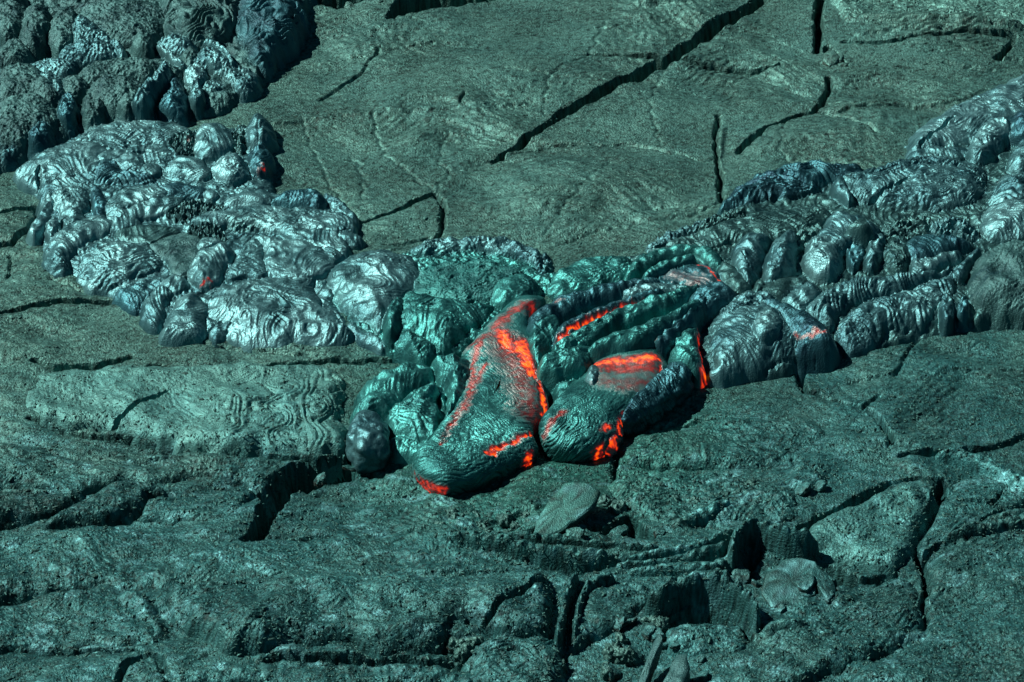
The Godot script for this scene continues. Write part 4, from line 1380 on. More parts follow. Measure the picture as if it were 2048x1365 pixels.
func old_mass() -> void:
	crust("thick dark hummocky crust, the old mass in the upper left corner", "", 0.0, 0.28, "-60,-40 300,-60 612,-40 606,40 575,105 545,150 505,196 430,240 330,245 190,258 110,300 -10,338 -80,340", {"p": 8.0, "k": 0.03, "kf": 4.0, "r": 0.006, "t": "dark", "step": 0.017, "m": "dull", "s": "40,160 300,90 480,60"})
	var ropes := {"p": 3.4, "t": "dark", "m": "dull", "b": 0.05, "step": 0.010}
	var o := ropes.duplicate()
	o.w = [["c", 345, 5, 0, 0, [0.075, 0.036, 0, 1]]]
	toe("nested arcs of coarse ropes near the top of the old mass", AG, 0.28, 0.22, "322,15 340,-20 420,-30 475,-10 476,30 450,66 400,90 352,78 328,50", o, "lava_fold", "lava fold")
	o = ropes.duplicate()
	o.t = "navy"
	o.w = [["c", 440, -120, 0, 0, [0.085, 0.036, 0, 1]]]
	toe("dark slope of sweeping ropes at the right shoulder of the old mass", AG, 0.12, 0.34, "462,70 472,20 520,-20 590,-10 606,30 592,70 560,110 525,146 495,130 478,100", o, "lava_fold", "lava fold")
	var list := [
		["flat-sided block at the top left corner of the old mass", 0.30, 0.20, "-20,20 0,-20 40,-20 50,30 40,70 0,80", "dark"],
		["upright oval lobe beside the flat-sided block", 0.30, 0.22, "38,80 52,30 80,15 102,30 98,70 75,100 48,98", "dark"],
		["hummock with a groove right of the upright oval lobe", 0.30, 0.16, "95,80 105,35 140,20 158,40 152,80 120,100", "dark"],
		["long low back of old crust left of the nested arcs", 0.30, 0.16, "150,40 190,5 270,0 325,20 322,60 290,84 225,86 175,70", "dark"],
		["tapered lobe cut by a slanting crack, left of centre in the old mass", 0.30, 0.18, "138,75 150,40 180,45 215,75 225,92 180,90 150,92", "slate"],
		["smooth dark loaf near the left of the old mass", 0.28, 0.20, "112,124 135,98 170,86 215,88 232,104 226,122 180,128 135,130", "slate"],
		["short roll beside the right end of the dark loaf", 0.28, 0.14, "220,92 236,90 252,108 250,126 236,124", "slate"],
		["blunt square lump standing in the black hollow", 0.28, 0.22, "266,108 266,84 282,78 302,80 307,100 298,112", "dark"],
		["rounded lobe at the left rim of the old mass, below the block", 0.28, 0.18, "-20,125 0,100 30,84 58,98 62,120 30,132", "dark"],
		["lens-shaped lobe under the nested arcs", 0.26, 0.18, "312,100 325,84 352,76 388,92 384,106 350,110", "slate"],
		["bright thin wedge pointing down right under the lens-shaped lobe", 0.24, 0.16, "308,98 330,104 355,124 374,140 360,144 335,126", "silver"],
		["small pyramid lump right of the thin wedge", 0.24, 0.16, "360,128 368,108 392,104 398,122 380,140", "dark"],
		["half-moon lobe below the sweeping ropes", 0.22, 0.20, "378,138 388,116 412,106 442,112 466,136 452,144 410,142", "slate"],
		["arched roll above the half-moon lobe", 0.22, 0.20, "402,102 424,94 448,106 470,132 462,140 440,114", "slate"],
		["pale cube-like lump below the half-moon lobe", 0.16, 0.22, "364,165 372,146 396,140 414,150 412,176 388,186 370,180", "silver"],
		["bright bulging toe at the right foot of the old mass", 0.04, 0.32, "416,172 422,150 450,142 490,152 524,174 520,192 495,204 468,204 450,186", "silver"],
		["sausage-shaped toe left of the bright bulging toe", 0.08, 0.22, "392,198 400,180 430,174 452,180 452,200 420,206", "slate"],
		["lone knob at the foot of the sweeping ropes", 0.0, 0.22, "520,152 524,134 540,126 556,136 550,154 534,160", "slate"],
		["flat lens at the left edge between two dark clefts", 0.30, 0.14, "58,136 80,126 130,124 156,134 136,152 95,150", "slate"],
		["rough broad hummock left of centre in the old mass", 0.28, 0.20, "-20,180 0,145 50,134 96,152 122,185 108,204 50,200 0,204", "dark"],
		["wedge-shaped lobe with a shining flank beside the rough broad hummock", 0.26, 0.18, "64,168 90,154 118,160 130,196 108,198 78,184", "slate"],
		["flattened knob in the middle of the old mass", 0.28, 0.14, "122,178 130,160 158,156 178,172 162,190 136,192", "dark"],
		["long rough back across the middle of the old mass", 0.28, 0.16, "150,162 180,134 240,122 300,124 320,140 290,158 230,162 180,172", "dark"],
		["knuckled hump below the long rough back", 0.26, 0.20, "178,190 188,168 230,158 276,166 286,190 262,210 222,216 190,208", "dark"],
		["pointed pinnacle leaning right in the lower old mass", 0.16, 0.40, "264,240 272,212 296,190 318,158 336,154 346,172 338,196 312,214 300,242", "slate"],
		["dark drooping cloak right of the pointed pinnacle", 0.10, 0.32, "312,236 326,200 345,180 368,186 378,210 372,238 345,246", "navy"],
		["shiny teardrop toe right of the drooping cloak", 0.08, 0.30, "374,220 380,198 398,188 412,204 412,222 396,234", "slate"],
		["wide crumbly shoulder at the lower left of the old mass", 0.18, 0.26, "-20,275 -10,215 40,192 90,198 118,222 110,256 70,276 20,290", "dark"],
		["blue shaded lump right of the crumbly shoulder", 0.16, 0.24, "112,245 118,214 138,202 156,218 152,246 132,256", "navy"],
		["pitted pale lump above the left flow's long swelling", 0.12, 0.28, "162,248 166,212 186,196 214,206 222,232 204,252 180,258", "dark"],
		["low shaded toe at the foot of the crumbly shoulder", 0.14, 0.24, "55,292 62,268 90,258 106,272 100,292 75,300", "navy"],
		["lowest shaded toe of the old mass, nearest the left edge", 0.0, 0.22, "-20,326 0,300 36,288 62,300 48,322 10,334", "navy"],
		["stubby hump between the drooping cloak and the knuckled hump", 0.24, 0.18, "232,215 246,196 270,190 282,204 268,226 246,230", "dark"],
		["ragged small hump above the sausage-shaped toe", 0.22, 0.18, "300,158 320,140 352,140 366,158 346,172 318,170", "dark"],
	]
	for a in list:
		toe(a[0], AG, a[1], a[2], a[3], {"t": a[4], "m": "dull" if a[4] == "dark" else "crust", "b": 0.16, "bf": 1.3, "r": 0.010, "k": 0.012, "kf": 16.0})


func hero() -> void:
	# the two glowing toes and the folded mantle they pour from
	crust("folded teal crust of the mantle above the two glowing toes", "", 0.0, 0.22, "1040,690 1080,630 1180,590 1300,570 1420,575 1440,600 1390,650 1340,700 1300,730 1180,770 1100,800 1080,760", {"p": 6, "t": "teal", "k": 0.01, "step": 0.012, "s": "1120,700 1250,640 1380,600"})
	toe("long left glowing toe with an orange hot patch at its head", "glowing toes", 0.0, 0.32, "826,950 836,925 862,900 885,868 908,832 926,795 932,760 925,728 960,690 1000,650 1046,622 1084,614 1090,628 1062,660 1066,700 1080,745 1090,790 1098,825 1090,848 1066,868 1068,890 1076,915 1060,932 1010,955 950,978 890,994 850,980", {"r": 0.0012, "solo": 1, "p": 2.9, "b": 0.05, "t": "teal", "step": 0.0075, "q": 1, "s": "870,950 940,890 1000,820 1010,740 1030,670", "m": "crust",
		"w": [["r", 1060, 890, 0, 0, [0.025, 0.009, 0.42], 960, 930, 130], ["l", 900, 900, 1080, 830, [0.025, 0.009], 980, 850, 120], ["l", 930, 690, 1040, 830, [0.024, 0.007], 990, 730, 110]],
		"g": [[19, 1.0, "1004,672 1014,700 1036,706 1044,690 1050,720 1060,745", 0.85], [38, 0.30, "1000,680 1030,730 1055,790 1060,820", 0.85], [7, 0.92, "1058,735 1072,765 1086,805 1092,840 1084,852", 0.5, 0.02], [6, 0.85, "1082,850 1050,872 1020,892 995,904 975,912", 0.75, 0.02], [8, 0.86, "1036,906 1052,914 1062,926 1052,938", 0.2], [7, 0.62, "834,930 834,952 850,974 888,991", 0.1], [8, 0.50, "962,690 948,715 944,745 940,790 926,830", 0.8], [7, 0.72, "925,830 910,855 895,880 884,905", 0.6, 0.02], [8, 0.55, "972,735 950,768", 0.85], [15, 0.48, "990,665 1020,640 1050,625 1084,616", 0.7], [12, 0.36, "940,690 980,672", 0.8]]}, "glowing_toe", "lava toe")
	toe("right glowing toe with a bright orange band under the dark lip", "glowing toes", 0.0, 0.33, "1082,880 1092,850 1122,815 1150,790 1182,760 1188,728 1220,712 1290,700 1320,712 1334,748 1330,785 1300,830 1250,862 1240,888 1200,915 1140,925 1096,912", {"r": 0.0012, "solo": 1, "p": 3.0, "b": 0.05, "t": "teal", "step": 0.0075, "s": "1130,880 1190,820 1250,750",
		"w": [["l", 1110, 880, 1240, 790, [0.025, 0.009], 1180, 840, 110], ["r", 1250, 690, 0, 0, [0.026, 0.009, 0.8], 1150, 880, 90]],
		"g": [[16, 1.0, "1198,730 1250,728 1285,722 1308,716", 0.9], [20, 0.52, "1212,742 1255,741 1298,734", 0.9], [26, 0.26, "1205,765 1250,770 1300,760", 0.9], [7, 0.92, "1316,735 1324,760 1318,785", 0.5, 0.02], [7, 0.9, "1320,788 1300,808 1282,822", 0.5, 0.02], [7, 0.86, "1252,838 1240,858 1232,868", 0.4], [7, 0.86, "1192,912 1208,898 1218,890", 0.2], [8, 0.75, "1222,888 1238,880", 0.2], [6, 0.7, "1208,870 1216,862", 0.6], [8, 0.45, "1088,865 1108,848 1130,832", 0.8]]}, "glowing_toe", "lava toe")
	toe("wrinkled dark toe at the right side of the right glowing toe", "glowing toes", 0.0, 0.30, "1238,868 1262,836 1298,800 1326,768 1352,748 1378,760 1384,786 1362,806 1320,832 1276,858", {"solo": 1, "p": 2.8, "t": "navy", "step": 0.008, "s": "1280,830 1350,780", "w": [["l", 1290, 760, 1350, 830, [0.026, 0.011]]]})
	toe("small red-streaked nub at the front of the right glowing toe", "glowing toes", 0.0, 0.20, "1196,905 1208,886 1230,872 1244,880 1240,898 1220,912", {"solo": 1, "t": "navy", "g": [[6, 0.8, "1215,898 1232,888", 0.5]]})
	toe("long blue strand running up right from the left glowing toe", "", 0.16, 0.22, "1052,655 1075,632 1110,612 1170,594 1240,578 1305,572 1330,580 1290,594 1220,612 1160,630 1115,652 1085,680 1062,690", {"p": 2.6, "b": 0.05, "t": "navy", "step": 0.009, "s": "1075,662 1160,615 1300,582", "w": [["l", 1060, 670, 1300, 580, [0.035, 0.006]]], "g": [[5, 0.30, "1100,612 1120,604", 0.8]]}, "lava_strand", "lava strand")
	toe("turquoise shoulder sloping to the right rim of the orange patch", "", 0.10, 0.30, "1046,700 1060,670 1090,655 1120,660 1130,685 1112,705 1092,728 1080,760 1064,740", {"p": 2.8, "t": "teal", "step": 0.009, "s": "1088,680 1076,725", "w": [["l", 1070, 750, 1110, 665, [0.03, 0.007]]]}, "lava_fold", "lava fold")
	toe("narrow red-hot channel between the two blue strands", "", 0.23, 0.15, "1105,685 1120,660 1160,640 1210,620 1260,602 1320,588 1330,596 1280,614 1220,636 1170,660 1130,690", {"p": 3, "t": "navy", "step": 0.009, "s": "1130,675 1200,636 1310,594", "g": [[7, 0.9, "1118,676 1145,652 1175,638 1200,626", 0.9, 0.03], [6, 0.9, "1196,628 1235,614 1270,602 1316,590", 0.9, 0.03]]}, "lava_channel", "lava channel")
	toe("broad teal strand below the narrow red-hot channel", "", 0.16, 0.26, "1100,715 1130,690 1180,662 1240,634 1310,610 1370,592 1400,588 1396,604 1350,630 1300,652 1240,676 1190,700 1150,722 1110,730", {"p": 2.6, "b": 0.06, "t": "teal", "step": 0.009, "s": "1130,710 1230,660 1370,602", "w": [["l", 1110, 720, 1380, 595, [0.045, 0.009]]]}, "lava_strand", "lava strand")
	toe("thick lip of crust overhanging the orange band", "", 0.30, 0.16, "1178,706 1196,688 1240,672 1300,650 1350,628 1390,606 1404,612 1370,638 1335,664 1300,686 1262,698 1215,706", {"p": 2.8, "b": 0.05, "t": "teal", "step": 0.009, "s": "1200,696 1290,668 1380,616", "r": 0.006}, "lava_fold", "lava fold")
	toe("dark slanting beam of crust right of the orange band", "", 0.14, 0.26, "1300,706 1320,684 1350,656 1385,626 1415,606 1426,618 1408,648 1376,680 1346,706 1322,718", {"p": 2.6, "t": "navy", "s": "1320,700 1400,625", "g": [[5, 0.7, "1300,700 1312,690 1320,678", 0.3]]}, "lava_strand", "lava strand")
	toe("rolled eyelid of crust between the two glowing toes", "", 0.20, 0.24, "1076,748 1086,726 1120,714 1160,708 1186,712 1184,734 1160,748 1120,754 1090,758", {"p": 2.6, "t": "teal", "step": 0.009, "s": "1100,738 1165,728", "w": [["l", 1080, 750, 1180, 715, [0.03, 0.008]]]}, "lava_fold", "lava fold")
	toe("creased teal floor in the pocket between the two glowing toes", "", 0.06, 0.18, "1108,806 1112,778 1140,764 1180,762 1190,780 1165,800 1138,816", {"t": "teal", "w": [["l", 1115, 805, 1180, 770, [0.03, 0.008]]]}, "lava_lobe", "lava lobe")
	toe("crinkled pinkish tuft on the left shoulder of the right glowing toe", "", 0.20, 0.16, "1168,775 1172,752 1188,742 1202,752 1200,778 1182,788", {"t": "silver", "g": [[5, 0.3, "1182,770 1190,780", 0.8]]}, "lava_lobe", "lava lobe")
	toe("dark smooth snout right of the plum-coloured plate", "", 0.20, 0.20, "1380,596 1400,584 1440,578 1472,588 1474,602 1440,618 1404,626 1384,614", {"t": "navy", "w": [["l", 1390, 605, 1470, 595, [0.03, 0.006]]]}, "lava_toe", "lava toe")
	toe("plum-coloured warm plate edged with a thin red line", "", 0.18, 0.10, "1196,592 1250,572 1310,552 1360,536 1405,532 1432,548 1448,574 1430,584 1370,580 1300,584 1240,592", {"p": 5, "t": "navy", "b": 0.04, "s": "1260,576 1400,556", "g": [[4, 0.8, "1386,532 1412,540 1428,554 1438,570", 0.3], [22, 0.16, "1350,552 1400,558", 0.9], [8, 0.26, "1360,572 1395,566", 0.9]]}, "lava_plate", "lava plate")
	toe("slim roll of crust along the back of the plum-coloured plate", "", 0.22, 0.14, "1284,558 1310,540 1350,526 1388,520 1394,532 1350,544 1312,558 1292,568", {"t": "teal", "s": "1300,556 1380,528"}, "lava_fold", "lava fold")
	toe("slumped teal hood behind the plum-coloured plate", "", 0.12, 0.18, "1250,565 1262,536 1300,515 1370,502 1430,512 1445,540 1420,545 1385,522 1330,534 1285,556", {"t": "teal", "b": 0.12, "s": "1275,545 1380,512"}, "lava_fold", "lava fold")
	toe("bright pale wave between the long blue strand and the plum-coloured plate", "", 0.20, 0.12, "1240,590 1290,574 1370,578 1420,584 1390,594 1330,592 1270,600", {"t": "silver", "w": [["l", 1240, 595, 1410, 580, [0.03, 0.007]]]}, "lava_fold", "lava fold")


func sheet(label: String, tall: float, outline: String, o := {}) -> void:
	var q := {"p": 5.0, "m": "rock", "t": "old"}
	q.merge(o, true)
	add_to_skin("crust_sheet", label, "crust sheet", "lapping sheets and rolls of the old crust", -0.03 if q.p > 3.0 else -0.01, tall * (0.9 if q.p > 3.0 else 1.35) + 0.03, outline, q)


func old_sheets() -> void:
	sheet("long pale raised sheet with arched ropes, left of the ball-shaped toe", 0.09, "14,762 40,740 110,748 300,742 520,742 640,735 690,765 680,830 688,890 640,903 520,900 440,906 360,893 280,876 200,866 130,856 65,838 35,795", {"lum": 2.0, "p": 8.0, "sm": 0.35, "m": "dull", "w": [["c", 200, 830, 0, 0, [0.105, 0.018, 0, 1], 590, 825, 115]], "c": [[6, 0.06, "200,868 240,836 285,808 335,783"]]})
	sheet("low rippled sheet under the front edge of the long pale sheet", 0.05, "-60,905 60,900 160,922 260,930 360,912 470,922 555,930 530,980 480,972 400,962 300,978 262,968 180,982 150,996 60,978 -60,983")
	sheet("dark narrow sheet at the left edge with a black crack above it", 0.06, "-60,1002 60,988 150,1006 120,1022 60,1036 -60,1048", {"lum": 0.7})
	sheet("dark leaf-shaped sheet between two black cracks at lower left", 0.07, "80,1062 150,1020 262,976 340,992 300,1004 262,1034 150,1056", {"lum": 0.75})
	sheet("sheet ending at the lower tip of the wide black rift", 0.05, "345,1000 420,985 500,985 492,1040 470,1075 400,1062 300,1055 285,1040")
	sheet("broad even plain of old crust across the lower left and middle", 0.06, "-60,1072 60,1076 200,1062 300,1062 420,1072 500,1090 650,1082 850,1074 960,1088 1010,1112 1080,1138 1130,1150 1085,1160 900,1168 600,1180 350,1192 130,1186 -60,1193", {"lum": 1.05})
	sheet("flat sheet at the left edge below the black notch", 0.06, "-60,1232 30,1216 80,1200 140,1190 260,1198 318,1240 318,1298 260,1303 -60,1303")
	sheet("large sheet whose rolled front edge overhangs a black gap at lower centre", 0.20, "350,1198 600,1184 900,1172 1060,1164 1108,1178 1108,1260 1090,1288 1010,1290 932,1262 906,1276 884,1306 800,1316 740,1318 700,1298 640,1308 560,1316 460,1328 400,1290 345,1250", {"lum": 1.0, "c": [[7, 0.08, "936,1262 985,1226 1025,1200 1060,1178 1090,1162"], [3, 0.03, "560,1290 620,1278 690,1275"], [3, 0.03, "500,1255 560,1250 640,1262"]]})
	sheet("tilted sheet right of the gully at the bottom", 0.07, "1176,1190 1230,1178 1300,1198 1350,1198 1320,1215 1284,1238 1250,1262 1180,1292 1136,1302 1146,1240")
	sheet("striped sheet right of the big hollow, sloping to the bottom edge", 0.06, "1524,1290 1560,1262 1690,1222 1760,1172 1838,1182 1838,1248 1800,1290 1700,1330 1560,1380 1450,1380", {"w": [["l", 1540, 1300, 1800, 1200, [0.06, 0.010]]]})
	sheet("big pale tilted plate left of the forked black crack", 0.09, "1600,1108 1620,1065 1700,1025 1790,980 1864,972 1858,1020 1828,1088 1792,1140 1700,1134 1640,1120", {"p": 6.0, "lum": 1.7, "sm": 0.6, "w": [["l", 1620, 1110, 1850, 990, [0.05, 0.008]]], "c": [[3, 0.03, "1650,1040 1700,1075 1760,1085"]]})
	sheet("plate on the right side of the forked black crack", 0.06, "1898,980 1960,958 2080,998 1980,1045 1900,1083 1852,1103 1842,1088 1866,1050 1892,1020", {"c": [[4, 0.04, "1920,1005 1985,1010 2005,985"]]})
	sheet("crumpled apron of old crust below and right of the glowing toes", 0.07, "1210,980 1290,958 1420,950 1540,965 1590,985 1600,1040 1540,1072 1440,1062 1320,1083 1290,1050 1240,1025", {"p": 4.0, "k": 0.012, "kf": 7.0, "w": [["l", 1210, 1000, 1580, 1040, [0.08, 0.012]]]})
	sheet("smooth low sheet right of the right glowing toe", 0.05, "1244,892 1400,852 1560,836 1636,850 1656,890 1636,922 1560,942 1400,940 1262,930")
	sheet("bulbous pad of crust with a shaded round front", 0.10, "1570,950 1610,922 1645,912 1668,945 1662,980 1610,1002 1572,990", {"p": 3.2})
	sheet("pale striped scrap of crust below the big hollow", 0.05, "1340,1272 1440,1264 1496,1292 1480,1316 1400,1322 1340,1308", {"lum": 1.3, "w": [["l", 1340, 1290, 1490, 1300, [0.04, 0.010]]]})
	sheet("dim plain of old crust in the lower right corner", 0.05, "1866,1122 1960,1090 2090,1072 2090,1380 1710,1380 1800,1302 1852,1262", {"lum": 0.9})
	sheet("long wavy roll throwing a black shadow, right of the lower middle", 0.10, "868,1100 930,1090 1000,1097 1100,1116 1190,1118 1245,1128 1180,1140 1090,1136 1000,1122 930,1112", {"p": 2.6})
	sheet("thinner roll just behind the long wavy roll", 0.08, "960,1084 1060,1089 1200,1102 1310,1107 1300,1117 1180,1111 1050,1105", {"p": 2.6})
	sheet("uppermost strand of the rope bundle left of the small arch", 0.07, "1240,1124 1320,1116 1400,1102 1465,1084 1472,1096 1400,1117 1320,1129 1245,1134", {"p": 2.6, "lum": 1.2})
	sheet("middle strand of the rope bundle left of the small arch", 0.07, "1236,1138 1320,1133 1440,1107 1452,1119 1380,1140 1250,1148", {"p": 2.6})
	sheet("lowest fat strand of the rope bundle left of the small arch", 0.08, "1250,1155 1330,1150 1400,1152 1466,1130 1476,1142 1430,1168 1330,1166", {"p": 2.6, "lum": 1.1})
	sheet("bent roll forming a small arch over a black hollow", 0.16, "1450,1146 1460,1108 1490,1086 1530,1084 1580,1100 1632,1111 1630,1122 1570,1119 1535,1107 1508,1099 1486,1113 1476,1140 1468,1154", {"p": 2.6, "lum": 1.25})
	sheet("thick lip curling over the big hollow near the bottom", 0.17, "1284,1234 1330,1202 1390,1186 1440,1186 1478,1206 1522,1250 1514,1274 1490,1252 1455,1226 1410,1214 1370,1221 1330,1239", {"p": 2.6, "w": [["l", 1290, 1230, 1440, 1190, [0.05, 0.014]]]})
	sheet("pale ribbed roll curving down to the right edge", 0.07, "1864,926 1905,914 1955,925 2010,951 2090,995 2090,1022 2040,1003 1990,971 1940,946 1900,935", {"p": 2.6, "lum": 1.4})
	sheet("short pale sausage roll above the rope bundle", 0.07, "1333,1066 1380,1041 1440,1018 1466,1021 1440,1043 1390,1060", {"p": 2.6, "lum": 1.3})
	sheet("left upright rope beside the gully near the bottom", 0.09, "1108,1296 1118,1240 1130,1192 1150,1166 1160,1172 1146,1205 1136,1245 1124,1300", {"p": 2.6})
	sheet("right upright rope beside the gully near the bottom", 0.08, "1142,1282 1152,1222 1172,1188 1226,1172 1230,1182 1188,1200 1170,1228 1156,1284", {"p": 2.6})
	sheet("wrinkled swelling at the bottom edge left of the splinters", 0.10, "945,1302 1040,1287 1105,1294 1116,1380 965,1380", {"p": 3.4, "lum": 1.1, "w": [["c", 900, 1700, 0, 0, [0.06, 0.014, 0, 1]]]})
	sheet("roped sheet along the bottom edge below the black gap", 0.05, "560,1348 700,1341 880,1347 935,1380 540,1380", {"w": [["l", 560, 1360, 930, 1360, [0.06, 0.014]]]})
	sheet("small sheet at the bottom edge left of the roped sheet", 0.05, "335,1348 430,1337 520,1348 530,1380 330,1380")
	sheet("pale bench along the top right edge", 0.06, "1690,-30 2090,-30 2090,60 1960,56 1850,50 1700,58", {"lum": 1.3, "w": [["c", 1750, -200, 0, 0, [0.06, 0.014]]]})
	sheet("low ridged welt at the right edge, below the pale ribbed roll", 0.08, "1880,1090 1960,1062 2090,1032 2090,1056 1960,1086", {"p": 2.6, "lum": 1.1})


# ---------- broken slabs, rubble and flakes on the old crust ----------
# a broken piece of crust: its plan outline lifted and tilted as a plate
func shard(called: String, label: String, category: String, group: String, s: String, thick: float, lift: float, tilt: Vector3, tone := "slate") -> void:
	var rim := evenly(trace(s, lift), 30)
	var n := rim.size()
	var mid := Vector2.ZERO
	for q in rim:
		mid += q / n
	var base := Vector3(mid.x, maxf(top_at(mid.x, mid.y), -0.05) + lift, mid.y)
	var v := PackedVector3Array()
	var col := PackedColorArray()
	var t: Array = TONES[tone]
	var rings := [0.0, 0.25, 0.5, 0.75, 0.93, 1.0, 1.02, 1.0, 0.9, 0.0]
	var ys := [0.0, 0.0, 0.0, 0.0, -0.08, -0.22, -0.5, -0.8, -1.0, -1.0]
	for i in rings.size():
		for k in n:
			var f: float = rings[i]
			var q := Vector3((rim[k].x - mid.x) * f, thick * ys[i], (rim[k].y - mid.y) * f)
			q.y += (n2.get_noise_2d(q.x * 7.0 + base.x, q.z * 7.0 + base.z) * 0.018 + n2.get_noise_2d(q.x * 30.0, q.z * 30.0) * 0.005) * (1.0 if ys[i] > -0.3 else 0.6)
			q.x += n2.get_noise_3dv(q * 18.0 + base) * 0.016 * f
			q.z += n2.get_noise_3dv(q * 18.0 - base) * 0.016 * f
			q.y += q.x * tilt.x + q.z * tilt.z
			v.append(q)
			var cv: Vector3 = t[0].lerp(t[1], clampf(0.55 + n2.get_noise_3dv(q * 9.0 + base) * 0.8, 0, 1)) if tone != "old" else old_tone(q.x + base.x, q.z + base.z) * 1.15
			if i > 5:
				cv = cv.lerp(Vector3(0.055, 0.06, 0.05), 0.6)
			col.append(Color(cv.x, cv.y, cv.z))
	var st := SurfaceTool.new()
	st.begin(Mesh.PRIMITIVE_TRIANGLES)
	for i in rings.size() - 1:
		st.set_smooth_group(0 if i < 4 else i)
		for k in n:
			var r := (k + 1) % n
			for q in [i * n + k, (i + 1) * n + k, i * n + r, i * n + r, (i + 1) * n + k, (i + 1) * n + r] if facing(rim, mid) else [i * n + k, i * n + r, (i + 1) * n + k, i * n + r, (i + 1) * n + r, (i + 1) * n + k]:
				st.set_color(col[q])
				st.add_vertex(v[q])
	st.generate_normals()
	tag(piece(called, st.commit(), M.dull, self, base), label, category, group)


func facing(rim: PackedVector2Array, mid: Vector2) -> bool:
	return (rim[0] - mid).cross(rim[1] - mid) < 0.0


func top_at(x: float, z: float) -> float:
	var q := clampi(int((z - GZ0) / SZ), 0, SNZ - 1) * SNX + clampi(int((x - GX0) / SX), 0, SNX - 1)
	return maxf(ground_at(x, z), skin_h[q])


func make_loose() -> void:
	shard("broken_slab", "upturned slab of crust in the middle of the rubble below the glowing toes", "broken slab", "broken slabs of the old crust", "1062,1072 1075,1042 1100,1008 1132,988 1165,990 1202,1004 1185,1030 1150,1048 1110,1064", 0.08, 0.12, Vector3(0.12, 0, -0.25), "old")
	shard("broken_slab", "thin splinter of crust leaning right of the upturned slab", "broken slab", "broken slabs of the old crust", "1200,1068 1222,1052 1252,1040 1258,1050 1232,1066 1212,1076", 0.04, 0.10, Vector3(0.05, 0, -0.2), "old")
	shard("broken_slab", "flat rounded plate lying beside the small arch", "broken slab", "broken slabs of the old crust", "1524,1182 1532,1150 1572,1122 1630,1128 1644,1150 1630,1188 1580,1200 1546,1208", 0.06, 0.05, Vector3(0.04, 0, -0.12), "old")
	shard("broken_slab", "small chip of crust on the flat rounded plate", "broken slab", "broken slabs of the old crust", "1596,1172 1604,1154 1626,1150 1632,1164 1616,1180", 0.05, 0.09, Vector3(0.1, 0, -0.1), "old")
	shard("broken_slab", "wrinkled block leaning on the right of the flat rounded plate", "broken slab", "broken slabs of the old crust", "1612,1126 1640,1124 1668,1146 1676,1170 1658,1188 1640,1168", 0.14, 0.12, Vector3(-0.2, 0, 0), "old")
	shard("broken_slab", "long splinter standing on edge at the bottom", "broken slab", "broken slabs of the old crust", "1262,1366 1286,1324 1308,1280 1322,1268 1326,1284 1306,1320 1286,1366", 0.16, 0.22, Vector3(0.5, 0, -0.1), "dark")
	shard("broken_slab", "thick dark block standing right of the long splinter", "broken slab", "broken slabs of the old crust", "1308,1372 1336,1330 1352,1302 1374,1304 1380,1330 1362,1372", 0.22, 0.24, Vector3(0.3, 0, -0.1), "dark")
	shard("broken_slab", "small dark fragment near the head of the long splinter", "broken slab", "broken slabs of the old crust", "1284,1262 1292,1246 1306,1244 1312,1258 1298,1270", 0.07, 0.06, Vector3(0.2, 0, 0), "old")
	shard("broken_slab", "yellowish loose chunk wedged in the crack at the upper right", "broken slab", "", "1656,104 1664,84 1680,82 1690,100 1684,118 1668,116", 0.10, 0.03, Vector3(0.2, 0, 0.2), "old")
	rng.seed = 12
	for w in "1175,1078 1215,1088 1240,1062 1290,1082 1262,1072 1150,1082 1320,1070 1235,1256 1262,1244 1310,1262 1330,1282 1240,1280 1270,1300 1225,1330 1395,1345 1400,1318 1350,1292 1690,1178 1655,1196 1560,1215 1480,1150 1515,1162 905,1292 930,1304 700,925 640,945 1640,975 1605,985 1665,108 1685,118 820,22 700,14".split(" ", false):
		var f := w.split_floats(",")
		var pts := ""
		var a0 := rng.randf() * TAU
		var rx := rng.randf_range(9, 24)
		for k in 6:
			var a := a0 + TAU * k / 6.0
			var r := rng.randf_range(0.6, 1.25)
			pts += "%f,%f " % [f[0] + cos(a) * rx * r, f[1] + sin(a) * rx * 0.5 * r]
		shard("crust_fragment", "small angular fragment of old crust lying loose in a gap of the plain", "fragment", "loose fragments of the old crust", pts, rng.randf_range(0.03, 0.08), rng.randf_range(0.01, 0.06), Vector3(rng.randf_range(-0.6, 0.6), 0, rng.randf_range(-0.5, 0.5)), "old")
	# rubble band below the glowing toes: small lobes and lumps of the old crust
	var lumps := "870,1046 905,1040 940,1052 960,1058 990,1040 1010,1052 1030,1062 1048,1040 1060,1058 920,1060 880,1062 975,1070 1020,1030 1075,1010 1040,1015 1010,1085 950,1040 1290,1000 1320,985 1350,1010 1300,1030 1420,990 1450,1000 1500,985 1540,1000 1210,1010 1235,1025 1265,1015 1390,1015 915,1300 935,1310 950,1295 925,1318 1240,1290 1225,1310 1250,1320 1215,1345 1300,1250 1320,1260"
	rng.seed = 40
	for w in lumps.split(" ", false):
		var f := w.split_floats(",")
		var pts := ""
		var a0 := rng.randf() * TAU
		var rx := rng.randf_range(10, 22)
		var ry := rng.randf_range(6, 12)
		for k in 7:
			var a := a0 + TAU * k / 7.0
			var r := rng.randf_range(0.75, 1.2)
			pts += "%f,%f " % [f[0] + cos(a) * rx * r, f[1] + sin(a) * ry * r]
		lobe("rubble_lump", "small lump of crumpled old crust in the rubble of the lower foreground", "rubble", "rubble lumps of the lower foreground", -0.02, rng.randf_range(0.06, 0.13), pts, {"t": "old", "m": "rock", "b": 0.25, "bf": 1.8, "r": 0.010, "k": 0.02, "kf": 20.0, "p": 3.0})
	# flakes of glassy skin strewn over the old crust
	var st := SurfaceTool.new()
	st.begin(Mesh.PRIMITIVE_TRIANGLES)
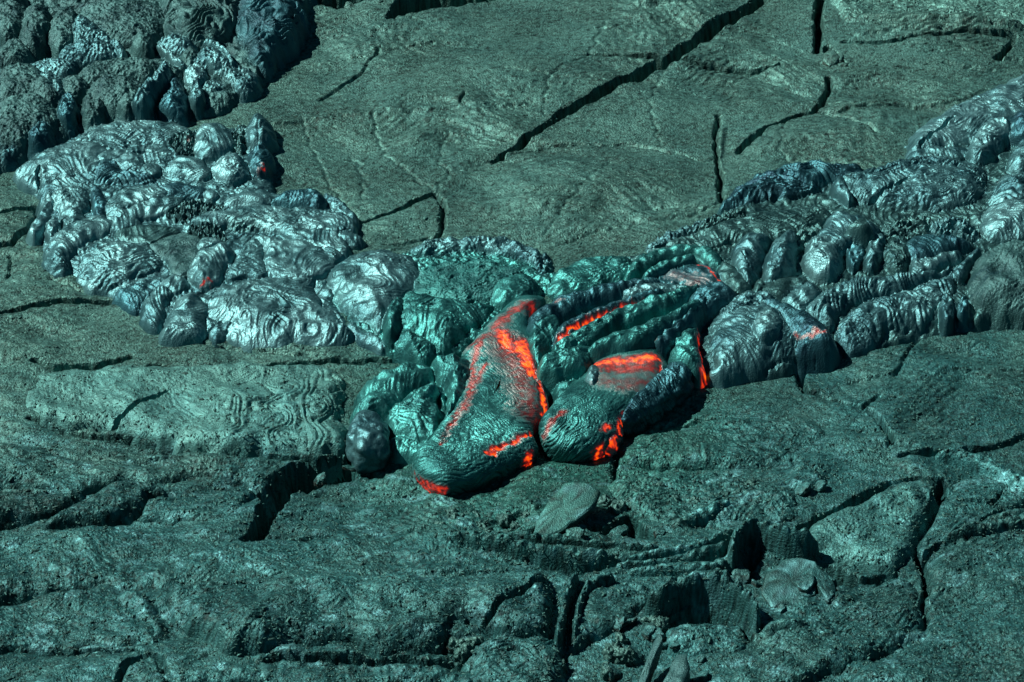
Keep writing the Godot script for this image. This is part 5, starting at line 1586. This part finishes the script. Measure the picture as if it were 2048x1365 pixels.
	var rimp := [Vector3(-1, 0, -0.3), Vector3(-0.3, 0.05, -0.6), Vector3(0.7, 0, -0.5), Vector3(1, 0, 0.2), Vector3(0.2, 0.03, 0.6), Vector3(-0.7, 0, 0.4)]
	for k in 6:
		for q in [Vector3(0, 0.32, 0), rimp[k], rimp[(k + 1) % 6]]:
			st.add_vertex(q)
		for q in [rimp[k], rimp[k] + Vector3(0, -0.5, 0), rimp[(k + 1) % 6]]:
			st.add_vertex(q)
		for q in [rimp[(k + 1) % 6], rimp[k] + Vector3(0, -0.5, 0), rimp[(k + 1) % 6] + Vector3(0, -0.5, 0)]:
			st.add_vertex(q)
	st.generate_normals()
	var mmesh := MultiMesh.new()
	mmesh.transform_format = MultiMesh.TRANSFORM_3D
	mmesh.use_colors = true
	mmesh.mesh = st.commit()
	mmesh.instance_count = FLAKES
	rng.seed = 99
	for i in FLAKES:
		var x := 0.0
		var z := 0.0
		for tries in 6:
			x = rng.randf_range(-6.2, 6.2)
			z = rng.randf_range(-7.6, 5.5)
			var q := clampi(int((z - GZ0) / SZ), 0, SNZ - 1) * SNX + clampi(int((x - GX0) / SX), 0, SNX - 1)
			if own1[q] >= 0 and skin_h[q] > ground_at(x, z) and lobes[own1[q]].category != "crust sheet":
				z = 40.0
				continue
			if n1.get_noise_2d(x * 0.6 + 3.0, z * 0.6) * 0.7 + smoothstep(-4.0, 3.0, z) > rng.randf():
				break
		if z > 20.0:
			z = rng.randf_range(4.2, 5.6)
			x = rng.randf_range(-5.0, 5.0)
		var s := rng.randf_range(0.005, 0.011) * (1.8 if rng.randf() < 0.05 else 1.0)
		var b := Basis.from_euler(Vector3(rng.randf_range(-0.35, 0.35), rng.randf() * TAU, rng.randf_range(-0.35, 0.35)))
		b = Basis(Vector3.RIGHT, 0) * b.scaled_local(Vector3(s * rng.randf_range(1.0, 1.9), s * rng.randf_range(0.5, 1.0), s))
		mmesh.set_instance_transform(i, Transform3D(b, Vector3(x, top_at(x, z) + s * 0.15, z)))
		var tone := rng.randf_range(0.5, 1.5)
		mmesh.set_instance_color(i, Color(0.024 * tone, 0.085 * tone, 0.080 * tone))
	var fl := MultiMeshInstance3D.new()
	fl.name = "rock_flakes"
	fl.multimesh = mmesh
	fl.material_override = M.dull
	add_child(fl)
	tag(fl, "thin flakes of glassy skin strewn over the old crust", "rock flakes", "", "stuff")


const FLAKES := 45000
